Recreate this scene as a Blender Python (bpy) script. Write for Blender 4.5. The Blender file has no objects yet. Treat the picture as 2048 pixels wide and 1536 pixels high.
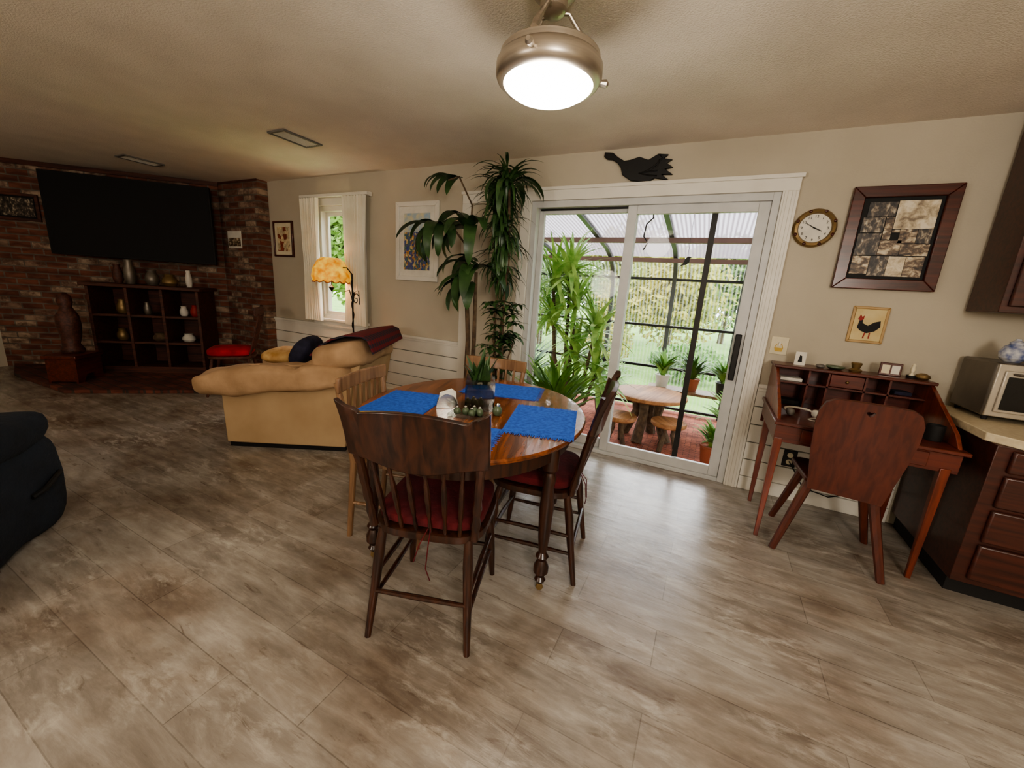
import bpy, math, random
from mathutils import Vector, Matrix
import mathutils
random.seed(7)
sc = bpy.context.scene
COL = sc.collection
sin, cos, pi, R = math.sin, math.cos, math.pi, math.radians
D = 3.24          # distance camera -> back wall
H = 2.40          # ceiling height
CAMZ = 1.32
F_PX = 790.0
# ------------------------------------------------------------------ camera
cam = bpy.data.objects.new('camera', bpy.data.cameras.new('camera'))
COL.objects.link(cam)
CR = Matrix.Rotation(R(26), 3, 'Z') @ Matrix.Rotation(R(90-13.2), 3, 'X') @ Matrix.Rotation(R(3.9), 3, 'Z')
cam.matrix_world = Matrix.Translation((0, 0, CAMZ)) @ CR.to_4x4()
cam.data.sensor_fit = 'HORIZONTAL'
cam.data.sensor_width = 36
cam.data.lens = 36*F_PX/2048
cam.data.clip_start = .05
cam.data.clip_end = 200
sc.camera = cam

def ray(px, py):
    return CR @ Vector((px-1024, 768-py, -F_PX))
def at_y(px, py, y=D):          # point of a wall plane seen at a photo pixel
    d = ray(px, py); s = y/d.y
    return Vector((d.x*s, y, CAMZ+d.z*s))
def at_z(px, py, z=0):
    d = ray(px, py); s = (z-CAMZ)/d.z
    return Vector((d.x*s, d.y*s, z))
def rect(tl, tr, br, bl, y=D):
    a, b, c, d = [at_y(p[0], p[1], y) for p in (tl, tr, br, bl)]
    x0 = (a.x+d.x)/2; x1 = (b.x+c.x)/2; z1 = (a.z+b.z)/2; z0 = (c.z+d.z)/2
    return (x0+x1)/2, (z0+z1)/2, x1-x0, z1-z0

# ------------------------------------------------------------------ materials
def C(r, g, b):
    def l(v):
        v /= 255
        return v/12.92 if v <= .04045 else ((v+.055)/1.055)**2.4
    return (l(r), l(g), l(b), 1)
def newmat(name):
    m = bpy.data.materials.new(name); m.use_nodes = True
    nt = m.node_tree
    return m, nt, nt.nodes['Principled BSDF']
def noise_chain(nt, stretch, scale, detail=5, dist=0.0, coord='Object', rough=.5):
    tc = nt.nodes.new('ShaderNodeTexCoord'); mp = nt.nodes.new('ShaderNodeMapping')
    mp.inputs['Scale'].default_value = stretch
    nz = nt.nodes.new('ShaderNodeTexNoise')
    nz.inputs['Scale'].default_value = scale; nz.inputs['Detail'].default_value = detail
    nz.inputs['Distortion'].default_value = dist; nz.inputs['Roughness'].default_value = rough
    nt.links.new(tc.outputs[coord], mp.inputs['Vector']); nt.links.new(mp.outputs[0], nz.inputs['Vector'])
    return nz
def ramp(nt, src, stops):
    r = nt.nodes.new('ShaderNodeValToRGB')
    els = r.color_ramp.elements
    while len(els) < len(stops): els.new(.5)
    for e, (p, c) in zip(els, stops): e.position = p; e.color = c
    nt.links.new(src, r.inputs[0])
    return r
def mat(name, col, rough=.5, metal=0, col2=None, scale=8, stretch=(1, 1, 1), bump=0, bscale=60, emit=0, coat=0, dist=0.0):
    m, nt, b = newmat(name)
    b.inputs['Roughness'].default_value = rough; b.inputs['Metallic'].default_value = metal
    b.inputs['Coat Weight'].default_value = coat
    if col2 is None: col2 = tuple(c*.82 for c in col[:3])+(1,)
    nz = noise_chain(nt, stretch, scale, dist=dist)
    rp = ramp(nt, nz.outputs[0], [(.35, col), (.65, col2)])
    nt.links.new(rp.outputs[0], b.inputs['Base Color'])
    if emit:
        nt.links.new(rp.outputs[0], b.inputs['Emission Color']); b.inputs['Emission Strength'].default_value = emit
    if bump:
        n2 = noise_chain(nt, (1, 1, 1), bscale, 3)
        bp = nt.nodes.new('ShaderNodeBump'); bp.inputs['Strength'].default_value = bump; bp.inputs['Distance'].default_value = .01
        nt.links.new(n2.outputs[0], bp.inputs['Height']); nt.links.new(bp.outputs[0], b.inputs['Normal'])
    return m
def wood(name, c1, c2, rough=.35, axis='z', coat=.2, sc_=3):
    st = {'x': (1, 14, 14), 'y': (14, 1, 14), 'z': (14, 14, 1)}[axis]
    return mat(name, c1, rough, col2=c2, scale=sc_, stretch=st, coat=coat, dist=.6)
def mixnode(nt, fac, a, b, mode='MIX'):
    n = nt.nodes.new('ShaderNodeMix'); n.data_type = 'RGBA'; n.blend_type = mode
    for sock, v in ((n.inputs[0], fac), (n.inputs[6], a), (n.inputs[7], b)):
        if hasattr(v, 'links'): nt.links.new(v, sock)
        else: sock.default_value = v
    return n.outputs[2]

M = {}
M['wall'] = mat('wall_paint', C(188, 179, 161), .85, col2=C(181, 172, 154), scale=2, bump=.08, bscale=120)
M['ceil'] = mat('ceiling_texture', C(230, 219, 204), .95, col2=C(220, 209, 194), scale=3, bump=.35, bscale=120)
M['white'] = mat('white_paint', C(224, 220, 210), .45, col2=C(215, 211, 200), scale=4)
M['groove'] = mat('groove_shadow', C(120, 116, 106), .8)
M['vinyl'] = mat('white_vinyl', C(200, 200, 198), .4, col2=C(190, 190, 188))
M['alu'] = mat('aluminium', C(96, 100, 102), .45, .4)
M['black'] = mat('black_metal', C(22, 21, 20), .5, .2)
M['blackmatte'] = mat('black_matte', C(16, 15, 15), .7)
M['screen'] = mat('screen_glass', C(3, 3, 4), .75)
M['ovenglass'] = mat('oven_glass', C(8, 8, 10), .25)
M['nickel'] = mat('brushed_nickel', C(196, 186, 172), .36, .9, scale=3, stretch=(1, 1, 30))
M['silver'] = mat('silver', C(200, 198, 190), .22, 1)
M['chairwood'] = wood('dark_walnut', C(66, 36, 22), C(32, 16, 10), .32)
M['oak'] = wood('honey_oak', C(138, 106, 76), C(106, 76, 52), .45)
M['tabletop'] = wood('table_oak', C(138, 76, 36), C(82, 42, 19), .22, 'y', .3, 2.5)
M['cherry'] = wood('cherry_wood', C(128, 58, 35), C(90, 38, 24), .3, 'z')
M['cherryx'] = wood('cherry_wood_across', C(102, 44, 29), C(70, 29, 20), .35, 'x')
M['plank'] = wood('brown_plank', C(94, 45, 30), C(72, 33, 22), .45, 'z', .1)
M['cab'] = wood('cabinet_wood', C(78, 37, 26), C(52, 25, 18), .42, 'x')
M['darkwood'] = wood('old_dark_wood', C(92, 50, 36), C(56, 31, 23), .6, 'x', .0)
M['framewood'] = wood('frame_mahogany', C(88, 38, 25), C(54, 22, 15), .28, 'x')
M['seatred'] = mat('red_cushion', C(92, 18, 24), .95, col2=C(68, 9, 16), scale=12, bump=.3)
M['brightred'] = mat('bright_red_cushion', C(176, 24, 34), .85, col2=C(140, 14, 24), scale=10)
M['blue'] = mat('blue_woven', C(46, 102, 200), .9, col2=C(28, 76, 170), scale=60, bump=.6, bscale=260)
M['tan'] = mat('tan_upholstery', C(184, 152, 118), .95, col2=C(158, 128, 96), scale=5, bump=.25, bscale=40)
M['tanpanel'] = mat('tan_panel', C(184, 158, 122), .85, col2=C(172, 144, 108), scale=3)
M['navy'] = mat('navy_upholstery', C(26, 36, 48), .95, col2=C(16, 23, 33), scale=6, bump=.4)
M['navypil'] = mat('navy_pillow', C(40, 40, 62), .9, col2=C(26, 26, 44), scale=20)
M['gold'] = mat('gold_cloth', C(196, 162, 110), .85, col2=C(166, 124, 72), scale=14)
M['curtain'] = mat('curtain_cloth', C(232, 228, 214), .9, col2=C(222, 216, 198), scale=6)
M['shade'] = mat('amber_shade', C(252, 206, 84), .6, col2=C(216, 132, 26), scale=16, emit=.6)
M['shadetrim'] = mat('shade_trim', C(150, 70, 18), .6, emit=.2)
M['bowl'] = mat('frosted_bowl', C(255, 248, 232), .4, col2=C(255, 246, 228), emit=9)
M['leafd'] = mat('leaf_dark', C(62, 92, 48), .4, col2=C(36, 60, 32), scale=9)
M['leafm'] = mat('leaf_mid', C(84, 128, 50), .42, col2=C(50, 90, 34), scale=9)
M['leafb'] = mat('leaf_bright', C(130, 172, 80), .5, col2=C(80, 130, 50), scale=7)
M['leafyuc'] = mat('leaf_yucca', C(186, 216, 132), .5, col2=C(108, 162, 72), scale=8)
M['leafyel'] = mat('leaf_autumn', C(192, 178, 78), .8, col2=C(128, 146, 60), scale=.7)
M['leafgr'] = mat('leaf_tree', C(132, 160, 76), .8, col2=C(78, 112, 48), scale=.7)
M['bark'] = mat('bark', C(110, 90, 68), .9, col2=C(74, 58, 44), scale=20, bump=.6)
M['terra'] = mat('terracotta', C(158, 84, 54), .8)
M['potd'] = mat('dark_glazed_pot', C(44, 48, 46), .35)
M['potw'] = mat('white_pot', C(214, 210, 200), .5)
M['soil'] = mat('soil', C(40, 28, 20), 1)
M['grass'] = mat('lawn', C(146, 184, 92), 1, col2=C(116, 158, 70), scale=2)
M['stone'] = mat('counter_laminate', C(216, 202, 172), .4, col2=C(200, 184, 152), scale=40)
M['cream'] = mat('cream_paper', C(222, 212, 184), .8)
M['rooster_bg'] = mat('pale_yellow_paper', C(212, 196, 150), .8, col2=C(196, 172, 120))
M['tangold'] = mat('tan_gold_frame', C(182, 150, 100), .5)
M['paper'] = mat('white_paper', C(226, 222, 210), .8)
M['logwood'] = wood('log_wood', C(176, 124, 76), C(130, 84, 50), .6, 'x', .0, 2)
M['brass'] = mat('antique_brass', C(140, 116, 78), .4, .6)
M['red'] = mat('red_paint', C(150, 36, 28), .6)
M['yellow'] = mat('yellow_paint', C(212, 176, 84), .7)
M['green'] = mat('green_ceramic', C(84, 98, 72), .35)
M['ceramic'] = mat('blue_white_ceramic', C(214, 214, 212), .25, col2=C(90, 104, 150), scale=24)
M['steel'] = mat('steel', C(120, 112, 102), .4, .6)
M['ovenwhite'] = mat('oven_steel', C(190, 182, 168), .35, .5)
M['grey'] = mat('grey_plastic', C(110, 106, 100), .5)
M['pinkroof'] = mat('rafter_beam', C(112, 84, 78), .6)

def m_floor():
    m, nt, b = newmat('vinyl_plank_floor')
    tc = nt.nodes.new('ShaderNodeTexCoord')
    def brick(c1, c2, mo, ms):
        br = nt.nodes.new('ShaderNodeTexBrick')
        for k, v in (('Scale', 1), ('Brick Width', .92), ('Row Height', .19), ('Mortar Size', ms), ('Mortar Smooth', .5), ('Bias', 0)):
            br.inputs[k].default_value = v
        br.offset = .37
        br.inputs['Color1'].default_value = c1; br.inputs['Color2'].default_value = c2; br.inputs['Mortar'].default_value = mo
        nt.links.new(tc.outputs['Object'], br.inputs['Vector']); return br
    br = brick(C(176, 168, 158), C(134, 125, 115), C(100, 90, 80), .0024)
    grain = noise_chain(nt, (1.0, 4.4, 1), 3.0, 14, .35, rough=.66)
    g = ramp(nt, grain.outputs[0], [(.30, C(100, 92, 83)), (.44, C(132, 125, 116)), (.54, C(154, 148, 139)), (.68, C(186, 180, 170))])
    c = mixnode(nt, .55, br.outputs['Color'], g.outputs[0])
    # cloudy warm darker and paler areas
    patch = noise_chain(nt, (1, 1.3, 1), 1.4, 10, .3, rough=.6)
    p = ramp(nt, patch.outputs[0], [(.37, (.60, .51, .44, 1)), (.47, (.84, .79, .74, 1)), (.55, (1.0, .99, .98, 1)), (.66, (1.12, 1.12, 1.11, 1))])
    c = mixnode(nt, .9, c, p.outputs[0], 'MULTIPLY')
    # soft pale smears
    s1n = noise_chain(nt, (1, 2.6, 1), 8.0, 15, .4, rough=.7)
    s1 = ramp(nt, s1n.outputs[0], [(.49, (0, 0, 0, 1)), (.70, (.75, .75, .75, 1))])
    s2n = noise_chain(nt, (1, 1.5, 1), 2.2, 8, rough=.6)
    s2 = ramp(nt, s2n.outputs[0], [(.44, (0, 0, 0, 1)), (.62, (1, 1, 1, 1))])
    f = mixnode(nt, 1.0, s1.outputs[0], s2.outputs[0], 'MULTIPLY')
    c = mixnode(nt, f, c, C(204, 198, 186))
    dk = noise_chain(nt, (1.3, 7, 1), 5.0, 13, .6, rough=.64)
    d1 = ramp(nt, dk.outputs[0], [(.60, (0, 0, 0, 1)), (.71, (.7, .7, .7, 1))])
    c = mixnode(nt, d1.outputs[0], c, C(92, 74, 59))
    nt.links.new(c, b.inputs['Base Color'])
    b.inputs['Roughness'].default_value = .27
    bp = nt.nodes.new('ShaderNodeBump'); bp.inputs['Strength'].default_value = .22; bp.inputs['Distance'].default_value = .01
    nt.links.new(grain.outputs[0], bp.inputs['Height']); nt.links.new(bp.outputs[0], b.inputs['Normal'])
    return m
M['floor'] = m_floor()
def m_brick(name, w, h, c1, c2, mo, vertical=True, msize=.008, pale=False):
    m, nt, b = newmat(name)
    tc = nt.nodes.new('ShaderNodeTexCoord')
    v = tc.outputs['Object']
    if vertical:
        s = nt.nodes.new('ShaderNodeSeparateXYZ'); k = nt.nodes.new('ShaderNodeCombineXYZ')
        nt.links.new(v, s.inputs[0]); nt.links.new(s.outputs[0], k.inputs[0]); nt.links.new(s.outputs[2], k.inputs[1]); v = k.outputs[0]
    def bricknode(a, b_, mort, bias):
        br = nt.nodes.new('ShaderNodeTexBrick')
        for k_, val in (('Scale', 1), ('Brick Width', w), ('Row Height', h), ('Mortar Size', msize), ('Bias', bias)): br.inputs[k_].default_value = val
        br.inputs['Color1'].default_value = a; br.inputs['Color2'].default_value = b_; br.inputs['Mortar'].default_value = mort
        nt.links.new(v, br.inputs['Vector']); return br
    br = bricknode(c1, c2, mo, -.1)
    c = br.outputs[0]
    if pale:
        q = bricknode((0, 0, 0, 1), (1, 1, 1, 1), (0, 0, 0, 1), 0)
        r_ = ramp(nt, q.outputs[0], [(.52, (0, 0, 0, 1)), (.78, (.9, .9, .9, 1))])
        wn = ramp(nt, noise_chain(nt, (1, 1, 1), 9, 6, rough=.7).outputs[0], [(.42, (.25, .25, .25, 1)), (.56, (1, 1, 1, 1))])
        c = mixnode(nt, mixnode(nt, 1, r_.outputs[0], wn.outputs[0], 'MULTIPLY'), c, C(168, 148, 128))
    nz = noise_chain(nt, (4, 4, 14), 1.2, 3)
    p = ramp(nt, nz.outputs[0], [(.4, (.55, .50, .48, 1)), (.6, (1.2, 1.2, 1.2, 1))])
    nt.links.new(mixnode(nt, .8, c, p.outputs[0], 'MULTIPLY'), b.inputs['Base Color'])
    b.inputs['Roughness'].default_value = .9
    bp = nt.nodes.new('ShaderNodeBump'); bp.inputs['Strength'].default_value = .6; bp.inputs['Distance'].default_value = .01; bp.invert = True
    nt.links.new(br.outputs['Fac'], bp.inputs['Height']); nt.links.new(bp.outputs[0], b.inputs['Normal'])
    return m
M['brick'] = m_brick('old_brick', .21, .072, C(116, 72, 56), C(76, 48, 40), C(108, 99, 88), pale=True)
M['hearth'] = m_brick('hearth_brick', .2, .1, C(112, 62, 48), C(80, 46, 38), C(66, 54, 46), False)
M['deck'] = m_brick('deck_tile', .11, .028, C(184, 106, 80), C(142, 76, 56), C(80, 48, 38), False, .003)
def m_glass(name, fac=.08, tint=(1, 1, 1, 1)):
    m = bpy.data.materials.new(name); m.use_nodes = True; nt = m.node_tree; nt.nodes.clear()
    o = nt.nodes.new('ShaderNodeOutputMaterial'); t = nt.nodes.new('ShaderNodeBsdfTransparent'); g = nt.nodes.new('ShaderNodeBsdfGlossy')
    g.inputs['Roughness'].default_value = .03; t.inputs[0].default_value = tint
    x = nt.nodes.new('ShaderNodeMixShader'); x.inputs[0].default_value = fac
    nt.links.new(t.outputs[0], x.inputs[1]); nt.links.new(g.outputs[0], x.inputs[2]); nt.links.new(x.outputs[0], o.inputs[0])
    return m
M['glass'] = m_glass('pane_glass', .01)
M['vase'] = m_glass('vase_glass', .16, (.74, .76, .74, 1))
def m_poly(name, lo, hi, scale, tint, diff=.5):
    m = bpy.data.materials.new(name); m.use_nodes = True; nt = m.node_tree; nt.nodes.clear()
    o = nt.nodes.new('ShaderNodeOutputMaterial'); t = nt.nodes.new('ShaderNodeBsdfTransparent'); g = nt.nodes.new('ShaderNodeBsdfTranslucent')
    d = nt.nodes.new('ShaderNodeBsdfDiffuse'); d.inputs[0].default_value = tint; g.inputs[0].default_value = tint
    a = nt.nodes.new('ShaderNodeMixShader'); a.inputs[0].default_value = diff; nt.links.new(g.outputs[0], a.inputs[1]); nt.links.new(d.outputs[0], a.inputs[2])
    tc = nt.nodes.new('ShaderNodeTexCoord'); w = nt.nodes.new('ShaderNodeTexWave'); w.inputs['Scale'].default_value = scale
    w.bands_direction = 'X'
    nt.links.new(tc.outputs['Object'], w.inputs[0])
    r = ramp(nt, w.outputs[0], [(.3, (lo, lo, lo, 1)), (.9, (hi, hi, hi, 1))])
    x = nt.nodes.new('ShaderNodeMixShader'); nt.links.new(r.outputs[0], x.inputs[0])
    nt.links.new(t.outputs[0], x.inputs[1]); nt.links.new(a.outputs[0], x.inputs[2]); nt.links.new(x.outputs[0], o.inputs[0])
    return m
M['polyroof'] = m_poly('ribbed_roof_sheet', .55, .85, 8, (.42, .37, .39, 1), .25)
M['polywall'] = m_poly('ribbed_wall_sheet', .02, .16, 7, (.74, .77, .72, 1))
def m_plaid():
    m, nt, b = newmat('red_plaid')
    tc = nt.nodes.new('ShaderNodeTexCoord')
    outs = []
    for dr in ('X', 'Z'):
        w = nt.nodes.new('ShaderNodeTexWave'); w.bands_direction = dr; w.inputs['Scale'].default_value = 5.5
        nt.links.new(tc.outputs['Object'], w.inputs[0]); outs.append(ramp(nt, w.outputs[0], [(.4, (0, 0, 0, 1)), (.55, (1, 1, 1, 1))]))
    c = mixnode(nt, outs[0].outputs[0], C(112, 26, 34), C(50, 40, 48))
    c = mixnode(nt, .45, c, mixnode(nt, outs[1].outputs[0], C(136, 30, 34), C(40, 44, 56)))
    nt.links.new(c, b.inputs['Base Color']); b.inputs['Roughness'].default_value = .95
    return m
M['plaid'] = m_plaid()
def m_art(name, scale, stops, stretch=(1, 1, 1)):
    m, nt, b = newmat(name)
    tc = nt.nodes.new('ShaderNodeTexCoord'); mp = nt.nodes.new('ShaderNodeMapping'); mp.inputs['Scale'].default_value = stretch
    v = nt.nodes.new('ShaderNodeTexVoronoi'); v.inputs['Scale'].default_value = scale; v.distance = 'CHEBYCHEV'
    nt.links.new(tc.outputs['Object'], mp.inputs[0]); nt.links.new(mp.outputs[0], v.inputs['Vector'])
    s = nt.nodes.new('ShaderNodeSeparateColor'); nt.links.new(v.outputs['Color'], s.inputs[0])
    r = ramp(nt, s.outputs[0], stops); r.color_ramp.interpolation = 'CONSTANT'
    n = noise_chain(nt, (1, 1, 1), scale*2, 4)
    q = ramp(nt, n.outputs[0], [(.35, (.55, .55, .55, 1)), (.65, (1.25, 1.25, 1.25, 1))])
    nt.links.new(mixnode(nt, .8, r.outputs[0], q.outputs[0], 'MULTIPLY'), b.inputs['Base Color']); b.inputs['Roughness'].default_value = .5
    return m
def m_photo(name, scale, stops, stretch=(1, 1, 1)):
    m, nt, b = newmat(name)
    n = noise_chain(nt, stretch, scale, 5, .4, rough=.6)
    nt.links.new(ramp(nt, n.outputs[0], stops).outputs[0], b.inputs['Base Color']); b.inputs['Roughness'].default_value = .45
    return m
M['artland'] = m_art('art_landscape', 55, [(0, C(70, 90, 150)), (.25, C(190, 140, 80)), (.4, C(90, 120, 110)), (.6, C(90, 90, 130)), (.8, C(206, 190, 140))], (1, 1, .7))
M['artsky'] = mat('art_sky', C(150, 176, 196), .6, col2=C(206, 200, 168), scale=20)
M['photo_a'] = m_photo('sepia_photo', 22, [(.36, C(44, 34, 28)), (.48, C(108, 88, 68)), (.55, C(176, 158, 130)), (.64, C(210, 198, 172))], (1, 1, 1.6))
M['photo_b'] = m_photo('pale_photo', 18, [(.35, C(120, 104, 84)), (.5, C(196, 180, 150)), (.6, C(220, 210, 188))])
M['photo_c'] = m_photo('dark_photo', 26, [(.38, C(26, 24, 24)), (.52, C(70, 62, 56)), (.6, C(130, 116, 98)), (.68, C(186, 176, 156))], (1.8, 1, 1))
M['artfig'] = m_art('art_figure', 18, [(0, C(200, 184, 150)), (.4, C(140, 70, 50)), (.7, C(210, 190, 150))])

# ------------------------------------------------------------------ mesh builder
class MB:
    def __init__(s): s.v = []; s.f = []
    def add(s, vs, fs, T=None):
        n = len(s.v)
        for p in vs:
            p = Vector(p); s.v.append(T @ p if T is not None else p)
        for f in fs: s.f.append([i+n for i in f])
        return s
    def box(s, x0, x1, y0, y1, z0, z1, T=None):
        vs = [(x, y, z) for x in (x0, x1) for y in (y0, y1) for z in (z0, z1)]
        return s.add(vs, [(0, 1, 3, 2), (4, 6, 7, 5), (0, 4, 5, 1), (2, 3, 7, 6), (0, 2, 6, 4), (1, 5, 7, 3)], T)
    def prism(s, pts, a, b, axis='y', T=None):
        n = len(pts)
        def mk(p, t): return {'x': (t, p[0], p[1]), 'y': (p[0], t, p[1]), 'z': (p[0], p[1], t)}[axis]
        vs = [mk(p, a) for p in pts]+[mk(p, b) for p in pts]
        fs = [list(range(n)), list(range(2*n-1, n-1, -1))]+[(i, (i+1) % n, n+(i+1) % n, n+i) for i in range(n)]
        return s.add(vs, fs, T)
    def ribbon(s, path, th, a, b, axis, T=None):
        off = []
        for i, p in enumerate(path):
            q0 = path[max(i-1, 0)]; q1 = path[min(i+1, len(path)-1)]
            dx, dy = q1[0]-q0[0], q1[1]-q0[1]; l = math.hypot(dx, dy) or 1
            off.append((p[0]-dy/l*th, p[1]+dx/l*th))
        n = len(path)
        def mk(p, t): return {'x': (t, p[0], p[1]), 'y': (p[0], t, p[1]), 'z': (p[0], p[1], t)}[axis]
        vs = [mk(p, a) for p in path]+[mk(p, b) for p in path]+[mk(p, a) for p in off]+[mk(p, b) for p in off]
        fs = []
        for i in range(n-1):
            fs += [(i, i+1, n+i+1, n+i), (2*n+i, 3*n+i, 3*n+i+1, 2*n+i+1), (i, 2*n+i, 2*n+i+1, i+1), (n+i, n+i+1, 3*n+i+1, 3*n+i)]
        fs += [(0, n, 3*n, 2*n), (n-1, 3*n-1, 4*n-1, 2*n-1)]
        return s.add(vs, fs, T)
    def tube(s, pts, r, n=8, T=None):
        pts = [Vector(p) for p in pts]
        if not isinstance(r, (list, tuple)): r = [r]*len(pts)
        vs = []; fs = []; up = None
        for i, p in enumerate(pts):
            t = (pts[min(i+1, len(pts)-1)]-pts[max(i-1, 0)]).normalized()
            if up is None:
                up = Vector((0, 0, 1)) if abs(t.z) < .9 else Vector((1, 0, 0))
            a = t.cross(up).normalized(); b = a.cross(t).normalized(); up = b
            for k in range(n):
                w = 2*pi*k/n; vs.append(p+(a*cos(w)+b*sin(w))*r[i])
        for i in range(len(pts)-1):
            for k in range(n):
                fs.append((i*n+k, i*n+(k+1) % n, (i+1)*n+(k+1) % n, (i+1)*n+k))
        fs.append(list(range(n))[::-1]); fs.append([(len(pts)-1)*n+k for k in range(n)])
        return s.add(vs, fs, T)
    def lathe(s, prof, n=24, T=None, sx=1, sy=1):
        vs = []; fs = []
        for (r, z) in prof:
            for k in range(n):
                w = 2*pi*k/n; vs.append((max(r, .0004)*cos(w)*sx, max(r, .0004)*sin(w)*sy, z))
        for i in range(len(prof)-1):
            for k in range(n): fs.append((i*n+k, i*n+(k+1) % n, (i+1)*n+(k+1) % n, (i+1)*n+k))
        fs.append(list(range(n))[::-1]); fs.append([(len(prof)-1)*n+k for k in range(n)])
        return s.add(vs, fs, T)
    def sup(s, c, r, e1=.5, e2=.5, T=None, n=28, m=14):
        def pw(v, e): return math.copysign(abs(v)**e, v)
        vs = []; fs = []
        for j in range(m+1):
            ph = -pi/2+pi*j/m
            ph = max(-pi/2+.02, min(pi/2-.02, ph))
            for k in range(n):
                w = 2*pi*k/n
                vs.append((c[0]+r[0]*pw(cos(ph), e1)*pw(cos(w), e2), c[1]+r[1]*pw(cos(ph), e1)*pw(sin(w), e2), c[2]+r[2]*pw(sin(ph), e1)))
        for j in range(m):
            for k in range(n): fs.append((j*n+k, j*n+(k+1) % n, (j+1)*n+(k+1) % n, (j+1)*n+k))
        fs.append(list(range(n))[::-1]); fs.append([m*n+k for k in range(n)])
        return s.add(vs, fs, T)
    def leaf(s, base, az, el, L, w, droop=1.2, n=6, fold=.2, T=None, point=1.0):
        p = Vector(base); a = el; side = Vector((-sin(az), cos(az), 0)); vs = []; fs = []
        for i in range(n+1):
            t = i/n
            ww = w*.5*(min(1, .35+t*3))*(max(0, 1-t**2.2))**point+.0004
            d = Vector((cos(az)*cos(a), sin(az)*cos(a), sin(a)))
            upv = side.cross(d)*-1
            vs += [p+side*ww+upv*ww*fold, p.copy(), p-side*ww+upv*ww*fold]
            p = p+d*(L/n); a -= droop/n
        for i in range(n):
            fs += [(3*i, 3*i+1, 3*i+4, 3*i+3), (3*i+1, 3*i+2, 3*i+5, 3*i+4)]
        return s.add(vs, fs, T)
    def cloud(s, c, r, n, size):
        for _ in range(n):
            while True:
                q = Vector((random.uniform(-1, 1), random.uniform(-1, 1), random.uniform(-1, 1)))
                if .25 < q.length < 1: break
            p = Vector((c[0]+q.x*r[0], c[1]+q.y*r[1], c[2]+q.z*r[2]))
            a = Vector((random.gauss(0, 1), random.gauss(0, 1), random.gauss(0, 1))).normalized()
            b = a.orthogonal().normalized(); k = size*random.uniform(.6, 1.4)
            s.add([p-a*k, p+b*k*.5, p+a*k, p-b*k*.5], [(0, 1, 2, 3)])
        return s
    def build(s, name, m, parent=None, bevel=0, ang=35, sub=0):
        me = bpy.data.meshes.new(name); me.from_pydata([tuple(v) for v in s.v], [], s.f); me.validate()
        import bmesh
        bm = bmesh.new(); bm.from_mesh(me); bmesh.ops.recalc_face_normals(bm, faces=bm.faces); bm.to_mesh(me); bm.free()
        me.shade_smooth(); me.set_sharp_from_angle(angle=R(ang))
        o = bpy.data.objects.new(name, me); COL.objects.link(o); me.materials.append(M[m] if isinstance(m, str) else m)
        if parent: o.parent = parent
        if bevel:
            b = o.modifiers.new('bevel', 'BEVEL'); b.width = bevel; b.segments = 2; b.limit_method = 'ANGLE'; b.angle_limit = R(40)
        return o
def tag(o, label, cat, group=None, kind=None):
    o['label'] = label; o['category'] = cat
    if group: o['group'] = group
    if kind: o['kind'] = kind
    return o
def struct(o): o['kind'] = 'structure'; return o
def thing(name, label, cat, loc=(0, 0, 0), rz=0, group=None):
    o = bpy.data.objects.new(name, None); COL.objects.link(o); o.empty_display_size = .1
    o.location = loc; o.rotation_euler = (0, 0, rz)
    return tag(o, label, cat, group)
def dup(root, loc, rz, label, group=None):
    r = root.copy(); COL.objects.link(r); r.location = loc; r.rotation_euler = (0, 0, rz); r['label'] = label
    if group: r['group'] = group
    for ch in list(root.children):
        c = ch.copy(); COL.objects.link(c); c.parent = r
        for g in list(ch.children):
            d = g.copy(); COL.objects.link(d); d.parent = c
    return r
def TR(loc=(0, 0, 0), rx=0, ry=0, rz=0):
    return Matrix.Translation(loc) @ Matrix.Rotation(rz, 4, 'Z') @ Matrix.Rotation(ry, 4, 'Y') @ Matrix.Rotation(rx, 4, 'X')
def B(x0, x1, y0, y1, z0, z1): return MB().box(x0, x1, y0, y1, z0, z1)
def face(dx, dy): return math.atan2(-dx, dy)     # rotation that turns local +Y to (dx,dy)

# ------------------------------------------------------------------ room shell
XL, XR, YF = -7.7, 3.2, -3.0
struct(B(XL, XR, YF, D+.15, -.12, 0).build('floor', 'floor'))
struct(B(XL, XR, YF, D+.15, H, H+.1).build('ceiling', 'ceil'))
w = MB(); T0, T1 = D, D+.15
DX0, DX1, DZ = -1.505, .267, 2.06
WX0, WX1, WZ0, WZ1 = -4.18, -3.50, .86, 2.10
w.box(XL, WX0, T0, T1, 0, H); w.box(WX0, WX1, T0, T1, 0, WZ0); w.box(WX0, WX1, T0, T1, WZ1, H)
w.box(WX1, DX0, T0, T1, 0, H); w.box(DX0, DX1, T0, T1, DZ, H); w.box(DX1, XR, T0, T1, 0, H)
struct(w.build('wall_back', 'wall'))
struct(B(XL-.1, XL, YF, D+.15, 0, H).build('wall_left', 'wall'))
struct(B(XR, XR+.1, YF, D+.15, 0, H).build('wall_right', 'wall'))
struct(B(XL-.1, XR+.1, YF-.1, YF, 0, H).build('wall_front', 'wall'))
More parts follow.
